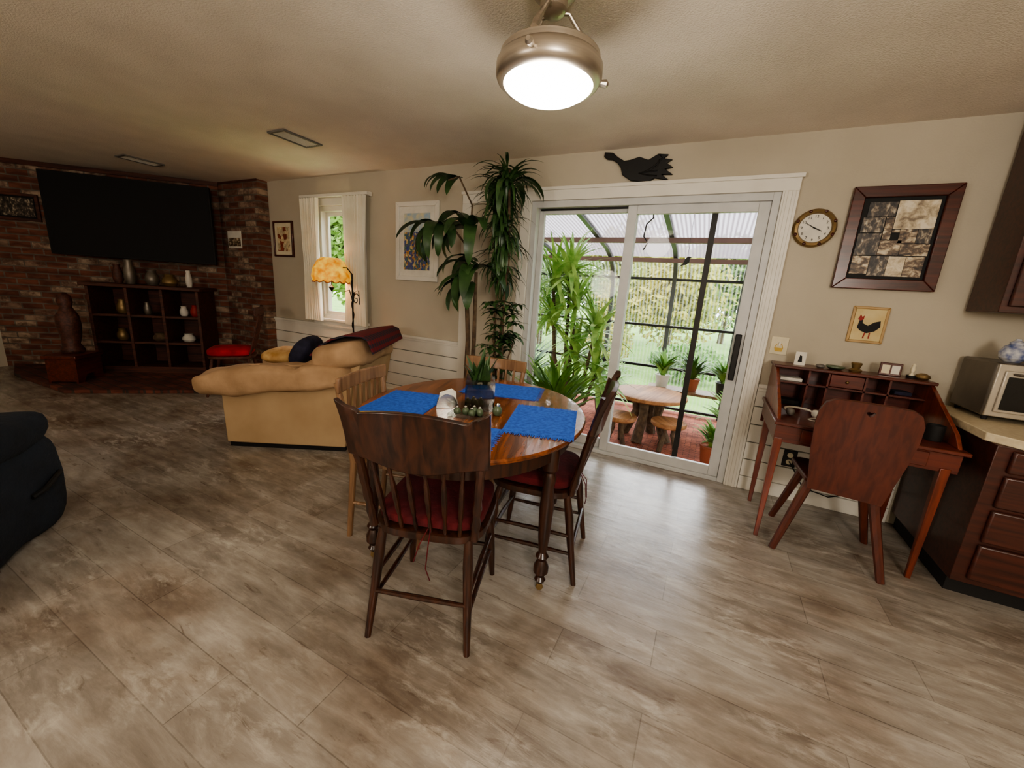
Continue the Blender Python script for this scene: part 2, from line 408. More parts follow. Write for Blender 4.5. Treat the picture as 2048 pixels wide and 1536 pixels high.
# wainscot boards below a chair rail
def wainscot(name, x0, x1):
    m = MB(); z = .1
    while z < .77:
        z1 = min(z+.134, .775); m.box(x0, x1, D-.016, D-.001, z+.004, z1-.004); z += .134
    m.box(x0, x1, D-.034, D-.001, .775, .80); m.box(x0, x1, D-.022, D-.001, .75, .775)
    o = struct(m.build(name, 'white', bevel=.002))
    B(x0, x1, D-.006, D-.0005, .1, .775).build('groove', 'groove', o)
wainscot('trim_1', -5.02, -2.19); wainscot('trim_2', .36, 1.22)
struct(B(-5.02, -2.19, D-.02, D-.001, 0, .1).build('baseboard_left', 'white', bevel=.003))
struct(B(.36, 1.22, D-.02, D-.001, 0, .1).build('baseboard_right', 'white', bevel=.003))
# casing of the sliding door
m = MB()
m.box(-2.19, .357, D-.022, D-.001, DZ, DZ+.095); m.box(-2.20, .37, D-.034, D-.001, DZ+.075, DZ+.10)
m.box(DX1, .357, D-.022, D-.001, 0, DZ); m.box(DX1+.012, DX1+.03, D-.028, D-.02, 0, DZ); m.box(.32, .34, D-.028, D-.02, 0, DZ)
m.box(-2.19, -2.10, D-.022, D-.001, 0, DZ)
m.box(DX0-.09, DX0, D-.022, D-.001, 0, DZ)
struct(m.build('trim_3', 'white', bevel=.002))
# sliding door
door = bpy.data.objects.new('door_1', None); COL.objects.link(door); door['kind'] = 'structure'; door.location = (0, D, 0)
m = MB()
m.box(DX0, DX0+.045, .0, .12, 0, DZ); m.box(DX1-.045, DX1, 0, .12, 0, DZ); m.box(DX0+.045, DX1-.045, 0, .12, DZ-.05, DZ); m.box(DX0+.045, DX1-.045, 0, .12, 0, .03)
m.build('door_frame', 'vinyl', door, .002)
def panel(x0, x1, y, sw, bot, nm):
    q = MB(); t = DZ-.05; b0 = .03
    q.box(x0, x0+sw, y, y+.035, b0, t); q.box(x1-sw, x1, y, y+.035, b0, t)
    q.box(x0+sw, x1-sw, y, y+.035, t-sw*.9, t); q.box(x0+sw, x1-sw, y, y+.035, b0, b0+bot)
    o = q.build('sliding_panel', 'vinyl', door, .003)
    B(x0+sw, x1-sw, y+.014, y+.02, b0+bot, t-sw*.9).build('pane', 'glass', o)
    return o
panel(DX0+.045, -.64, .07, .045, .08, 'a')
pr = panel(-.71, DX1-.045, .02, .07, .075, 'b')
B(-.125, -.085, .068, .08, .03, DZ-.05).build('screen_edge', 'black', door)
B(DX0+.06, -.72, .055, .068, DZ-.064, DZ-.052).build('gap_strip', 'black', door)  # thin black strip along the gap above the left panel
hm = MB().box(.165, .19, -.025, .02, .83, 1.10); hm.box(.16, .20, -.04, -.02, .80, 1.13); hm.build('door_handle', 'black', pr, .006)
# double hung window
win = bpy.data.objects.new('window_1', None); COL.objects.link(win); win['kind'] = 'structure'; win.location = (0, D, 0)
m = MB()
for (a, b, c, d) in ((WX0, WX0+.05, WZ0, WZ1), (WX1-.05, WX1, WZ0, WZ1), (WX0+.05, WX1-.05, WZ1-.05, WZ1), (WX0+.05, WX1-.05, WZ0, WZ0+.05)): m.box(a, b, .02, .13, c, d)
m.build('window_frame', 'white', win, .002)
for (z0, z1, y) in ((WZ0+.05, 1.50, .05), (1.47, WZ1-.05, .085)):
    q = MB(); a, b = WX0+.05, WX1-.05
    q.box(a, a+.035, y, y+.03, z0, z1); q.box(b-.035, b, y, y+.03, z0, z1); q.box(a+.035, b-.035, y, y+.03, z0, z0+.04); q.box(a+.035, b-.035, y, y+.03, z1-.04, z1)
    o = q.build('sash', 'white', win, .002); B(a+.035, b-.035, y+.012, y+.016, z0+.04, z1-.04).build('pane', 'glass', o)
m = MB()
m.box(WX0-.09, WX0, -.02, -.001, WZ0, WZ1); m.box(WX1, WX1+.09, -.02, -.001, WZ0, WZ1); m.box(WX0-.09, WX1+.09, -.02, -.001, WZ1, WZ1+.09); m.box(WX0-.09, WX1+.09, -.02, -.001, WZ0-.09, WZ0-.02)
m.build('window_casing', 'white', win, .002)
B(WX0-.12, WX1+.12, -.05, .05, WZ0-.02, WZ0+.005).build('window_sill', 'white', win, .003)
# curtains and rod
rod = thing('curtain_rod', 'white flat curtain rod across the top of the small window', 'curtain rod', (0, 0, 0))
MB().box(-4.33, -3.30, D-.095, D-.06, 2.17, 2.20).build('rod', 'white', rod, .004)
for x in (-4.32, -3.325): B(x, x+.02, D-.06, D-.02, 2.165, 2.205).build('bracket', 'white', rod)
for nm, x0, x1, lab in (('a', -4.32, -4.03, 'cream gathered curtain panel on the side of the window nearer the brick'), ('b', -3.66, -3.32, 'cream gathered curtain panel on the window side behind the floor lamp pole')):
    n1, n2 = 60, 8; vs = []; fs = []
    for j in range(n2+1):
        z = .84+(2.165-.84)*j/n2; ga = 1-.14*sin(pi*min(1, max(0, (z-.84)/1.33)))
        xc = (x0+x1)/2
        for i in range(n1+1):
            x = x0+(x1-x0)*i/n1
            vs.append((xc+(x-xc)*ga, D-.088+.026*sin(i*.82+.15*j)+.007*sin(i*2.3+j*.4), z))
    for j in range(n2):
        for i in range(n1): fs.append((j*(n1+1)+i, j*(n1+1)+i+1, (j+1)*(n1+1)+i+1, (j+1)*(n1+1)+i))
    cu = MB().add(vs, fs)
    tag(cu.build('curtain', 'curtain', ang=80), lab, 'curtain', 'curtains at the small window')

# brick corner
P0 = Vector((-5.82, 3.11)); bd = Vector((.761, .648)).normalized(); bn = Vector((bd.y, -bd.x))
L = 2.47
bw = B(-L, 0, 0, .25, 0, H).build('wall_brick', 'brick'); struct(bw)
bw.location = (P0.x, P0.y, 0); bw.rotation_euler = (0, 0, math.atan2(bd.y, bd.x))
bw2 = B(0, .8, 0, .129, 0, H).build('wall_chimney', 'brick'); struct(bw2); bw2.location = (-5.82, 3.11, 0)
m = MB(); m.box(-L, .01, -.025, 0, H-.05, H-.001); t4 = m.build('trim_4', 'darkwood'); struct(t4); t4.location = (P0.x, P0.y, 0); t4.rotation_euler = bw.rotation_euler
t5 = B(0, .81, -.012, 0, H-.025, H-.001).build('trim_5', 'darkwood'); struct(t5); t5.location = (-5.82, 3.11, 0)
struct(MB().prism([(-5.03, 3.10), (-4.86, 2.25), (-5.78, 1.45), (-7.0, 1.40), (-7.64, 1.55), (-5.83, 3.10)], .001, .04, 'z').build('floor_hearth', 'hearth', bevel=.004))
def on_brick(s, off, z):      # s metres left of the inner corner along the diagonal, off metres into the room
    p = P0-bd*s+bn*off
    return (p.x, p.y, z)
rzb = face(bn.x, bn.y)
tv = thing('television', 'large black flat television mounted on the dark brick wall', 'television', on_brick(.80, .27, 1.39), rzb)
B(-.82, .82, -.02, .02, 0, .89).build('bezel', 'blackmatte', tv, .006)
B(-.805, .805, .02, .024, .015, .875).build('screen', 'screen', tv)
m = MB().box(-.25, .25, -.05, -.02, .3, .7); m.box(-.04, .04, -.26, -.05, .42, .58); m.build('wall_mount', 'black', tv)
MS = .70
mc = thing('media_cabinet', 'dark reddish wooden open media cabinet with shelves under the television', 'cabinet', on_brick(MS, .26, .04), rzb)
m = MB()
for x in (-.56, -.19, .16, .53): m.box(x, x+.03, -.2, .2, .08, 1.02)
m.box(-.56, .56, -.22, -.2, 0, 1.02); m.box(-.56, .56, -.2, .2, .0, .08)
m.build('body', 'darkwood', mc, .004)
B(-.60, .60, -.22, .235, 1.02, 1.06).build('top', 'darkwood', mc, .008)
for z in (.36, .68):
    B(-.54, .54, -.2, .19, z, z+.025).build('shelf', 'darkwood', mc)
def on_cab(x, y, z):
    p = P0-bd*MS+bn*.26; c_, s_ = cos(rzb), sin(rzb)
    return (p.x+x*c_-y*s_, p.y+x*s_+y*c_, .04+z)
for nm, x, z, r, h, mm, lab in (('vase', .30, 1.062, .05, .22, 'darkwood', 'tall dark vase on the media cabinet top'), ('vase', .18, 1.062, .06, .28, 'steel', 'tall grey vase on the media cabinet top'), ('jar', -.04, 1.062, .07, .18, 'steel', 'rounded grey metal jar on the media cabinet top'), ('pot', -.22, 1.062, .08, .14, 'brass', 'squat brass pot on the media cabinet top'), ('bottle', -.42, 1.062, .035, .2, 'potw', 'pale bottle at the far end of the media cabinet top'), ('cup', .05, .707, .04, .15, 'steel', 'steel cup on the upper cabinet shelf below the television'), ('pitcher', .30, .707, .06, .17, 'brass', 'brass pitcher on the upper cabinet shelf nearest the statue'), ('jar', -.33, .707, .045, .12, 'potw', 'pale jar on the upper cabinet shelf below the television'), ('tin', -.45, .707, .05, .14, 'red', 'red tin on the upper cabinet shelf next to the pale jar'), ('jug', .34, .387, .06, .14, 'brass', 'brass jug on the lower cabinet shelf below the television'), ('box', -.05, .387, .08, .10, 'bark', 'brown rounded box on the lower cabinet shelf middle bay'), ('bowl', -.35, .387, .07, .10, 'potw', 'white bowl on the lower cabinet shelf below the television')):
    o = MB().lathe([(r*.7, 0), (r, h*.25), (r*.95, h*.55), (r*.6, h*.85), (r*.7, h)], 16).build(nm, mm)
    o.location = on_cab(x, .06, z); tag(o, lab, nm)
# wooden box stool with carved statue
st = thing('box_stool', 'reddish brown wooden box stool on the brick hearth', 'stool', (-6.20, 1.68, .04), R(-50))
B(-.2, .2, -.15, .15, .26, .30).build('seat', 'cherryx', st, .006)
m = MB()
m.prism([(-.18, 0), (-.1, 0), (-.05, .08), (.05, .08), (.1, 0), (.18, 0), (.18, .26), (-.18, .26)], -.13, -.11, 'y'); m.prism([(-.18, 0), (-.1, 0), (-.05, .08), (.05, .08), (.1, 0), (.18, 0), (.18, .26), (-.18, .26)], .11, .13, 'y')
m.box(-.18, -.16, -.11, .11, .02, .26); m.box(.16, .18, -.11, .11, .02, .26)
m.build('body', 'cherryx', st)
m = MB().lathe([(.09, 0), (.10, .03), (.07, .08), (.085, .18), (.10, .30), (.09, .40), (.06, .46), (.05, .50), (.065, .55), (.05, .61), (.015, .64)], 18)
for v in m.v:
    if v.z > .02: v += mathutils.noise.noise_vector(v*9)*.02
o = m.build('carved_statue', 'darkwood', ang=70); o.location = (-6.25, 1.70, .343); tag(o, 'brown carved wooden figure standing on the box stool', 'statue')
# windsor chair with red cushion
wc = thing('windsor_chair', 'dark spindle back chair with bright red cushion by the brick', 'chair', (-4.72, 2.52, 0), face(-.62, -.78))
MB().sup((0, 0, .42), (.23, .22, .02), .4, .6).build('seat', 'darkwood', wc)
MB().sup((0, .01, .47), (.22, .21, .05), .6, .5).build('cushion', 'brightred', wc)
for x, y in ((-.17, .16), (.17, .16), (-.16, -.16), (.16, -.16)): MB().tube([(x, y, .41), (x*1.15, y*1.2, .2), (x*1.3, y*1.4, .0)], [.014, .02, .012]).build('leg', 'darkwood', wc)
for i in range(7):
    x = -.17+i*.0567; MB().tube([(x, -.18, .43), (x*1.2, -.3, .90)], .008).build('spindle', 'darkwood', wc)
MB().ribbon([(-.26, -.28), (-.13, -.31), (0, -.32), (.13, -.31), (.26, -.28)], .022, .88, .97, 'z').build('crest_rail', 'darkwood', wc, .004)
for y in (-.17, .17): MB().tube([(-.19, y, .2), (.19, y, .2)], .01).build('stretcher', 'darkwood', wc)

# ------------------------------------------------------------------ wall pictures
def framed(name, label, r, fw, fm, mm, mw, am, y=D, depth=.025, rz=0, z=None, cat='picture'):
    cx, cz, w_, h_ = r
    t = thing(name, label, cat, (cx, y-.001, cz-h_/2), rz)
    a, b = w_/2, h_
    q = MB().prism([(-a, 0), (a, 0), (a-fw, fw), (-a+fw, fw)], -depth, 0); q.prism([(-a, b), (a, b), (a-fw, b-fw), (-a+fw, b-fw)], -depth, 0)
    q.prism([(-a, 0), (-a+fw, fw), (-a+fw, b-fw), (-a, b)], -depth, 0); q.prism([(a, 0), (a-fw, fw), (a-fw, b-fw), (a, b)], -depth, 0)
    q.build('frame', fm, t, .004)
    B(-a+fw, a-fw, -.012, 0, fw, b-fw).build('mat_board', mm, t)
    if am: B(-a+fw+mw, a-fw-mw, -.014, -.012, fw+mw, b-fw-mw).build('print', am, t)
    return t, w_, h_
framed('framed_picture', 'small dark framed figure print beside the brick chimney', rect((547, 443), (586, 442), (591, 514), (554, 514)), .022, 'framewood', 'cream', .045, 'artfig')
t, w_, h_ = framed('framed_picture', 'white framed colourful landscape print between window and tall plant', rect((792, 405), (878, 402), (880, 563), (797, 561)), .045, 'white', 'paper', .06, 'artland')
B(-w_/2+.105, w_/2-.105, -.0155, -.014, h_*.62, h_-.105).build('sky', 'artsky', t)
t, w_, h_ = framed('framed_picture', 'large mahogany framed collage of brown photographs above the desk', rect((1705, 375), (1922, 370), (1870, 583), (1662, 577)), .062, 'framewood', 'blackmatte', .05, None, depth=.035)
cells = [(-.15, -.02, .42, .50, 2), (-.015, .165, .35, .505, 1), (-.165, -.06, .33, .415, 2), (-.055, -.018, .29, .415, 0), (-.016, .02, .33, .345, 0), (.022, .10, .27, .348, 0), (.102, .165, .27, .348, 2), (-.17, -.06, .20, .325, 2), (-.058, .04, .20, .285, 0), (.042, .17, .20, .265, 0), (-.17, -.085, .09, .195, 0), (-.083, .0, .08, .195, 2), (.002, .08, .08, .195, 1), (.082, .165, .08, .195, 0)]
for i, (a, b, c, d, k) in enumerate(cells):
    B(a, b, -.016, -.012, c, d).build('photograph', ['photo_a', 'photo_b', 'photo_c'][k], t)
t, w_, h_ = framed('framed_picture', 'small tan framed rooster picture below the large collage', rect((1707, 612), (1782, 615), (1762, 688), (1690, 683)), .016, 'tangold', 'rooster_bg', .0, None, depth=.012)
sc_ = h_/.24
rp = [(-.055, .10), (-.05, .15), (-.035, .165), (-.03, .13), (0, .115), (.03, .14), (.06, .15), (.065, .11), (.04, .08), (0, .065), (-.035, .08)]
MB().prism([(x*sc_, z*sc_) for x, z in rp], -.014, -.012).build('rooster', 'blackmatte', t)
MB().prism([(x*sc_, z*sc_) for x, z in [(-.06, .155), (-.05, .185), (-.04, .17), (-.03, .18), (-.03, .155), (-.045, .145)]], -.015, -.012).build('comb', 'red', t)
m = MB(); m.prism([(x*sc_, z*sc_) for x, z in [(-.01, .07), (-.015, .03), (-.008, .03), (-.003, .07)]], -.014, -.012); m.prism([(x*sc_, z*sc_) for x, z in [(.015, .07), (.015, .03), (.022, .03), (.022, .07)]], -.014, -.012); m.build('feet', 'red', t)
t, w_, h_ = framed('framed_picture', 'dark framed picture on brick left of the television', (0, 0, .42, .30), .03, 'darkwood', 'blackmatte', .02, 'photo_c')
t.location = on_brick(2.05, .002, 1.74); t.rotation_euler = (0, 0, rzb+pi)
r = rect((457, 463), (483, 462), (484, 496), (458, 496), 3.11)
o = tag(B(-r[2]/2, r[2]/2, -.008, -.001, -r[3]/2, r[3]/2).build('postcard', 'paper'), 'small pale postcard pinned on the brick chimney', 'postcard'); o.location = (r[0], 3.11, r[1])
pc = B(-r[2]/2+.012, r[2]/2-.012, -.0095, -.008, -r[3]/2+.02, r[3]/2-.08).build('image', 'photo_a', o)
TX = Matrix.Rotation(R(90), 4, 'X')       # local z -> -y

# clock
p = at_y(1628, 457)
ck = thing('wall_clock', 'round wooden wall clock with white face right of the sliding door', 'clock', (p.x, D-.001, p.z))
ck.scale = (.88, 1, .88)
MB().lathe([(.10, 0), (.128, .0), (.132, .012), (.12, .03), (.105, .034), (.098, .022), (.098, .0)], 40, TX).build('rim', 'brass', ck)
for k in range(8):
    a = pi/8+k*pi/4; MB().sup((.118*cos(a), -.03, .118*sin(a)), (.012, .008, .012), 1, 1, n=10, m=6).build('stud', 'framewood', ck)
MB().lathe([(.1, .004), (.1, .014)], 40, TX).build('dial', 'paper', ck)
def text_mesh(s, size, m, parent, loc, rot):
    cu = bpy.data.curves.new('t', 'FONT'); cu.body = s; cu.size = size; cu.align_x = 'CENTER'; cu.align_y = 'CENTER'; cu.extrude = .0006
    ob = bpy.data.objects.new('t', cu); COL.objects.link(ob); bpy.context.view_layer.update()
    me = bpy.data.meshes.new_from_object(ob.evaluated_get(bpy.context.evaluated_depsgraph_get()))
    COL.objects.unlink(ob); bpy.data.objects.remove(ob)
    o = bpy.data.objects.new('numeral', me); me.materials.clear(); me.materials.append(M[m]); COL.objects.link(o); o.parent = parent; o.location = loc; o.rotation_euler = rot
    return o
for k in range(1, 13):
    a = pi/2-k*pi/6; text_mesh(str(k), .026, 'blackmatte', ck, (.078*cos(a), -.0155, .078*sin(a)), (R(90), 0, 0))
def hand(ang, l, wd, y):
    T = Matrix.Rotation(-ang, 4, 'Y')
    return MB().prism([(-.012, -wd/2), (l, -wd/4), (l, wd/4), (-.012, wd/2)], y, y+.001, 'y', T)
hand(pi/2-(3+50/60)*pi/6, .05, .009, -.018).build('hour_hand', 'blackmatte', ck)
hand(pi/2-50*pi/30, .07, .006, -.020).build('minute_hand', 'blackmatte', ck)
# metal bird on wall
pts = [(1210, 316), (1212, 307), (1228, 308), (1238, 317), (1250, 324), (1262, 322), (1280, 316), (1298, 322), (1318, 310), (1338, 311), (1328, 319), (1346, 321), (1334, 328), (1347, 337), (1331, 340), (1346, 351), (1324, 351), (1338, 362), (1310, 358), (1296, 366), (1262, 363), (1246, 352), (1243, 338), (1236, 328), (1226, 322), (1216, 321)]
c0 = at_y(1280, 340)
pl = [(at_y(*q).x-c0.x, at_y(*q).z-c0.z) for q in pts]
bt = thing('metal_bird', 'dark metal goose silhouette hung above the sliding door', 'wall ornament', (c0.x, D-.001, c0.z))
MB().prism(pl, -.03, -.005).build('body', 'black', bt, .003)
for k in range(5): MB().tube([(.0+k*.02, -.032, -.03+k*.004), (.08+k*.018, -.034, -.05+k*.027), (.13, -.032, -.055+k*.035)], .005, 6).build('feather', 'black', bt)
# outlet, switch tile
p = at_y(1558, 691); sw = thing('light_switch', 'decorated cream light switch cover right of the door', 'light switch', (p.x, D-.001, p.z))
B(-.05, .05, -.007, 0, -.06, .06).build('plate', 'cream', sw, .002)
m = MB(); m.prism([(-.02, -.04), (.02, -.04), (.026, -.015), (-.026, -.015)], -.009, -.006); m.tube([(-.024, -.008, -.015), (-.016, -.008, .008), (0, -.008, .016), (.016, -.008, .008), (.024, -.008, -.015)], .002, 6); m.build('basket_motif', 'yellow', sw)
B(-.005, .005, -.02, -.006, .0, .025).build('toggle', 'white', sw)
p = at_y(1578, 915); ot = thing('power_outlet', 'black power outlet with plugged cord in the white boards behind the desk leg', 'outlet', (p.x, D-.017, p.z))
B(-.04, .04, -.007, 0, -.06, .06).build('plate', 'black', ot, .002)
for z in (-.025, .025): MB().lathe([(.018, .006), (.018, .01)], 16, TX @ TR((0, z, 0))).build('socket', 'cream', ot)
MB().tube([(0, -.012, -.02), (.03, -.07, -.06), (.10, -.06, -.17), (.25, -.05, -.2), (.45, -.05, -.1)], .004, 6).build('power_cord', 'black', ot)
# baseboard heater
bh = thing('baseboard_heater', 'white baseboard heater under the boards left of the plants', 'heater', (-2.75, D-.02, 0))
B(-.5, .5, -.06, -.0, .03, .2).build('housing', 'white', bh, .008); B(-.49, .49, -.066, -.058, .03, .06).build('grille', 'blackmatte', bh)
for x in (-.5, .47): B(x, x+.03, -.05, -.01, 0, .03).build('foot', 'white', bh)

# ------------------------------------------------------------------ ceiling things
for px, py, lab, gx, gy in ((591, 276, 'rectangular ceiling vent nearer the dining table', .20, .34), (280, 320, 'rectangular ceiling vent farther off near the television', .20, .34)):
    c = at_z(px, py, H)
    v = thing('ceiling_vent', lab, 'vent', (c.x, c.y, H-.001), 0)
    m = MB(); a, b = gx/2, gy/2
    m.box(-a, a, -b, -b+.02, -.012, 0); m.box(-a, a, b-.02, b, -.012, 0); m.box(-a, -a+.02, -b+.02, b-.02, -.012, 0); m.box(a-.02, a, -b+.02, b-.02, -.012, 0)
    m.build('frame', 'grey', v)
    for k in range(7):
        x = -a+.034+k*(gx-.068)/6; B(x-.005, x+.005, -b+.02, b-.02, -.009, -.002).build('louvre', 'white', v)
    B(-a+.02, a-.02, -b+.02, b-.02, -.002, -.0).build('duct', 'grey', v)
LX, LY = -.70, 1.57
lf = thing('ceiling_light', 'brushed nickel ceiling light with glowing white glass bowl', 'ceiling light', (LX, LY, 0))
MB().lathe([(.085, H-.001), (.085, H-.02), (.07, H-.035), (.05, H-.045), (.05, 2.325), (.035, 2.31), (.012, 2.305)], 28).build('canopy', 'nickel', lf)
MB().lathe([(.165, 2.185), (.178, 2.183), (.186, 2.176), (.186, 2.158), (.193, 2.153), (.199, 2.143), (.199, 2.108), (.193, 2.094), (.180, 2.084), (.170, 2.082), (.168, 2.09), (.165, 2.17)], 56).build('band', 'nickel', lf)
MB().lathe([(.165, 2.178), (.02, 2.19), (.0, 2.191)], 40).build('top_plate', 'nickel', lf)
MB().lathe([(.170, 2.09), (.162, 2.075), (.135, 2.058), (.10, 2.045), (.06, 2.037), (.02, 2.033), (.0, 2.033)], 40).build('glass_bowl', 'bowl', lf)
for k in range(3):
    a = R(35)+k*2*pi/3
    MB().tube([(.03*cos(a), .03*sin(a), 2.32), (.06*cos(a), .06*sin(a), 2.322), (.11*cos(a), .11*sin(a), 2.265), (.165*cos(a), .165*sin(a), 2.205), (.182*cos(a), .182*sin(a), 2.176)], [.008, .008, .009, .013, .014], 10).build('arm', 'nickel', lf)
    MB().tube([(.195*cos(a), .195*sin(a), 2.12), (.225*cos(a), .225*sin(a), 2.12), (.235*cos(a), .235*sin(a), 2.12)], [.010, .015, .008], 10).build('knob', 'nickel', lf)

# ------------------------------------------------------------------ dining table
TCX, TCY, TA = -.98, 1.62, R(16)
tb = thing('dining_table', 'oval polished brown wooden dining table with turned legs', 'table', (TCX, TCY, 0), TA)
MB().lathe([(.49, .722), (.525, .724), (.538, .732), (.54, .742), (.535, .75), (.3, .7515), (.0, .7515)], 72, sx=1, sy=1.22).build('tabletop', 'tabletop', tb)
m = MB(); n = 72
ring = [(cos(2*pi*k/n)*.48, sin(2*pi*k/n)*.59) for k in range(n+1)]; m.ribbon(ring, .02, .645, .722, 'z'); m.build('apron', 'chairwood', tb)
lp = [(.027, .722), (.034, .70), (.034, .60), (.022, .585), (.03, .56), (.024, .52), (.032, .42), (.026, .28), (.018, .2), (.03, .18), (.02, .16), (.034, .13), (.034, .10), (.016, .075), (.026, .06), (.018, .045), (.008, .035)]
for (x, y) in ((.41, -.27), (-.41, -.27), (.40, .36), (-.38, .36), (.03, .12)):
    o = MB().lathe(lp, 18).build('leg', 'chairwood', tb); o.location = (x, y, 0)
    q = MB().lathe([(.015, -.006), (.018, 0), (.015, .006)], 14, TR((0, 0, .018), rx=pi/2)); q.box(-.01, .01, -.01, .01, .015, .04); q.build('caster', 'brass', o)
def tabpt(u, v, z=.752):
    return (TCX+u*cos(TA)-v*sin(TA), TCY+u*sin(TA)+v*cos(TA), z)
def placemat(u, v, rz, lab):
    t = thing('placemat', lab, 'placemat', tabpt(u, v), TA+rz, 'blue fringed placemats on the dining table')
    B(-.205, .205, -.15, .15, 0, .003).build('cloth', 'blue', t)
    for s in (-1, 1):
        m = MB()
        for k in range(42):
            y = -.148+k*.0072; l = random.uniform(.018, .028); j = random.uniform(-.004, .004)
            m.add([(s*.204, y, .003), (s*.204, y+.005, .003), (s*(.204+l), y+.004+j, .0012), (s*(.204+l), y+j, .0012)], [(0, 1, 2, 3)])
        m.build('fringe', 'blue', t)
placemat(-.335, -.10, pi/2, 'blue fringed placemat beside the silver napkin holder')
placemat(.345, -.10, pi/2, 'blue fringed placemat on the table side nearest the glass door')
placemat(.06, .37, 0, 'blue fringed placemat at the far end of the table')
placemat(-.02, -.44, 0, 'blue fringed placemat behind the nearest chair back')

# centrepiece
vs = thing('glass_planter', 'square smoky glass planter with snake plant at table centre', 'planter', tabpt(.02, -.01), R(30))
m = MB(); a = .07; th = .004
for (x0, x1, y0, y1) in ((-a, a, -a, -a+th), (-a, a, a-th, a), (-a, -a+th, -a+th, a-th), (a-th, a, -a+th, a-th)): m.box(x0, x1, y0, y1, 0, .15)
m.box(-a, a, -a, a, 0, .006); m.build('glass', 'vase', vs)
B(-.062, .062, -.062, .062, .007, .10).build('soil', 'bark', vs)
m = MB()
for k in range(26):
    az = random.uniform(0, 2*pi); m.leaf((random.uniform(-.03, .03), random.uniform(-.03, .03), .09), az, R(random.uniform(52, 85)), random.uniform(.11, .19), .044, .25, 5, .35)
m.leaf((0, 0, .085), 1, R(86), .22, .048, .1, 5, .35)
m.build('foliage', 'leafd', vs)
nh = thing('napkin_holder', 'silver rounded napkin holder filled with white napkins', 'napkin holder', tabpt(-.125, -.07), R(35))
nh.scale = (.85, .85, .85)
m = MB()
arc = [(.062*cos(t), .0+.085*sin(t)) for t in [pi*k/14 for k in range(15)]]
for y in (-.032, .028): m.prism(arc, y, y+.004)
m.box(-.062, .062, -.028, .028, 0, .004); m.build('holder', 'silver', nh, .001)
m = MB()
for k in range(9): y = -.024+k*.0055; dz = random.uniform(-.01, .012); m.prism([(-.052, .006), (.052, .006), (.048, .08+dz), (.02, .10+dz), (-.045, .075+dz)], y, y+.0035)
m.build('napkins', 'paper', nh)
tr = thing('serving_tray', 'small clear rectangular tray holding little green jars', 'tray', tabpt(.01, -.165), R(10))
m = MB(); m.box(-.085, .085, -.045, .045, 0, .005); m.box(-.085, .085, -.045, -.04, .005, .018); m.box(-.085, .085, .04, .045, .005, .018); m.box(-.085, -.08, -.04, .04, .005, .018); m.box(.08, .085, -.04, .04, .005, .018)
m.build('tray', 'vase', tr)
for k, (u, v) in enumerate(((-.04, -.175), (-.005, -.16), (.03, -.18), (.06, -.155), (.03, -.14))):
    t = thing('spice_jar', 'little round green ceramic jar in the tray on the table', 'jar', tabpt(u, v, .7575), 0, 'green jars on the table tray')
    MB().lathe([(.010, 0), (.016, .008), (.017, .018), (.012, .028), (.009, .032)], 14).build('body', 'green', t)
    MB().sup((0, 0, .036), (.008, .008, .006), 1, 1, n=10, m=6).build('lid', 'silver', t)
t = thing('salt_shaker', 'small green glazed shaker right of the glass planter', 'shaker', tabpt(.13, -.10, .752))
MB().lathe([(.014, 0), (.022, .012), (.022, .03), (.012, .045)], 16).build('body', 'green', t); MB().lathe([(.012, .045), (.012, .052), (.004, .058)], 14).build('cap', 'silver', t)

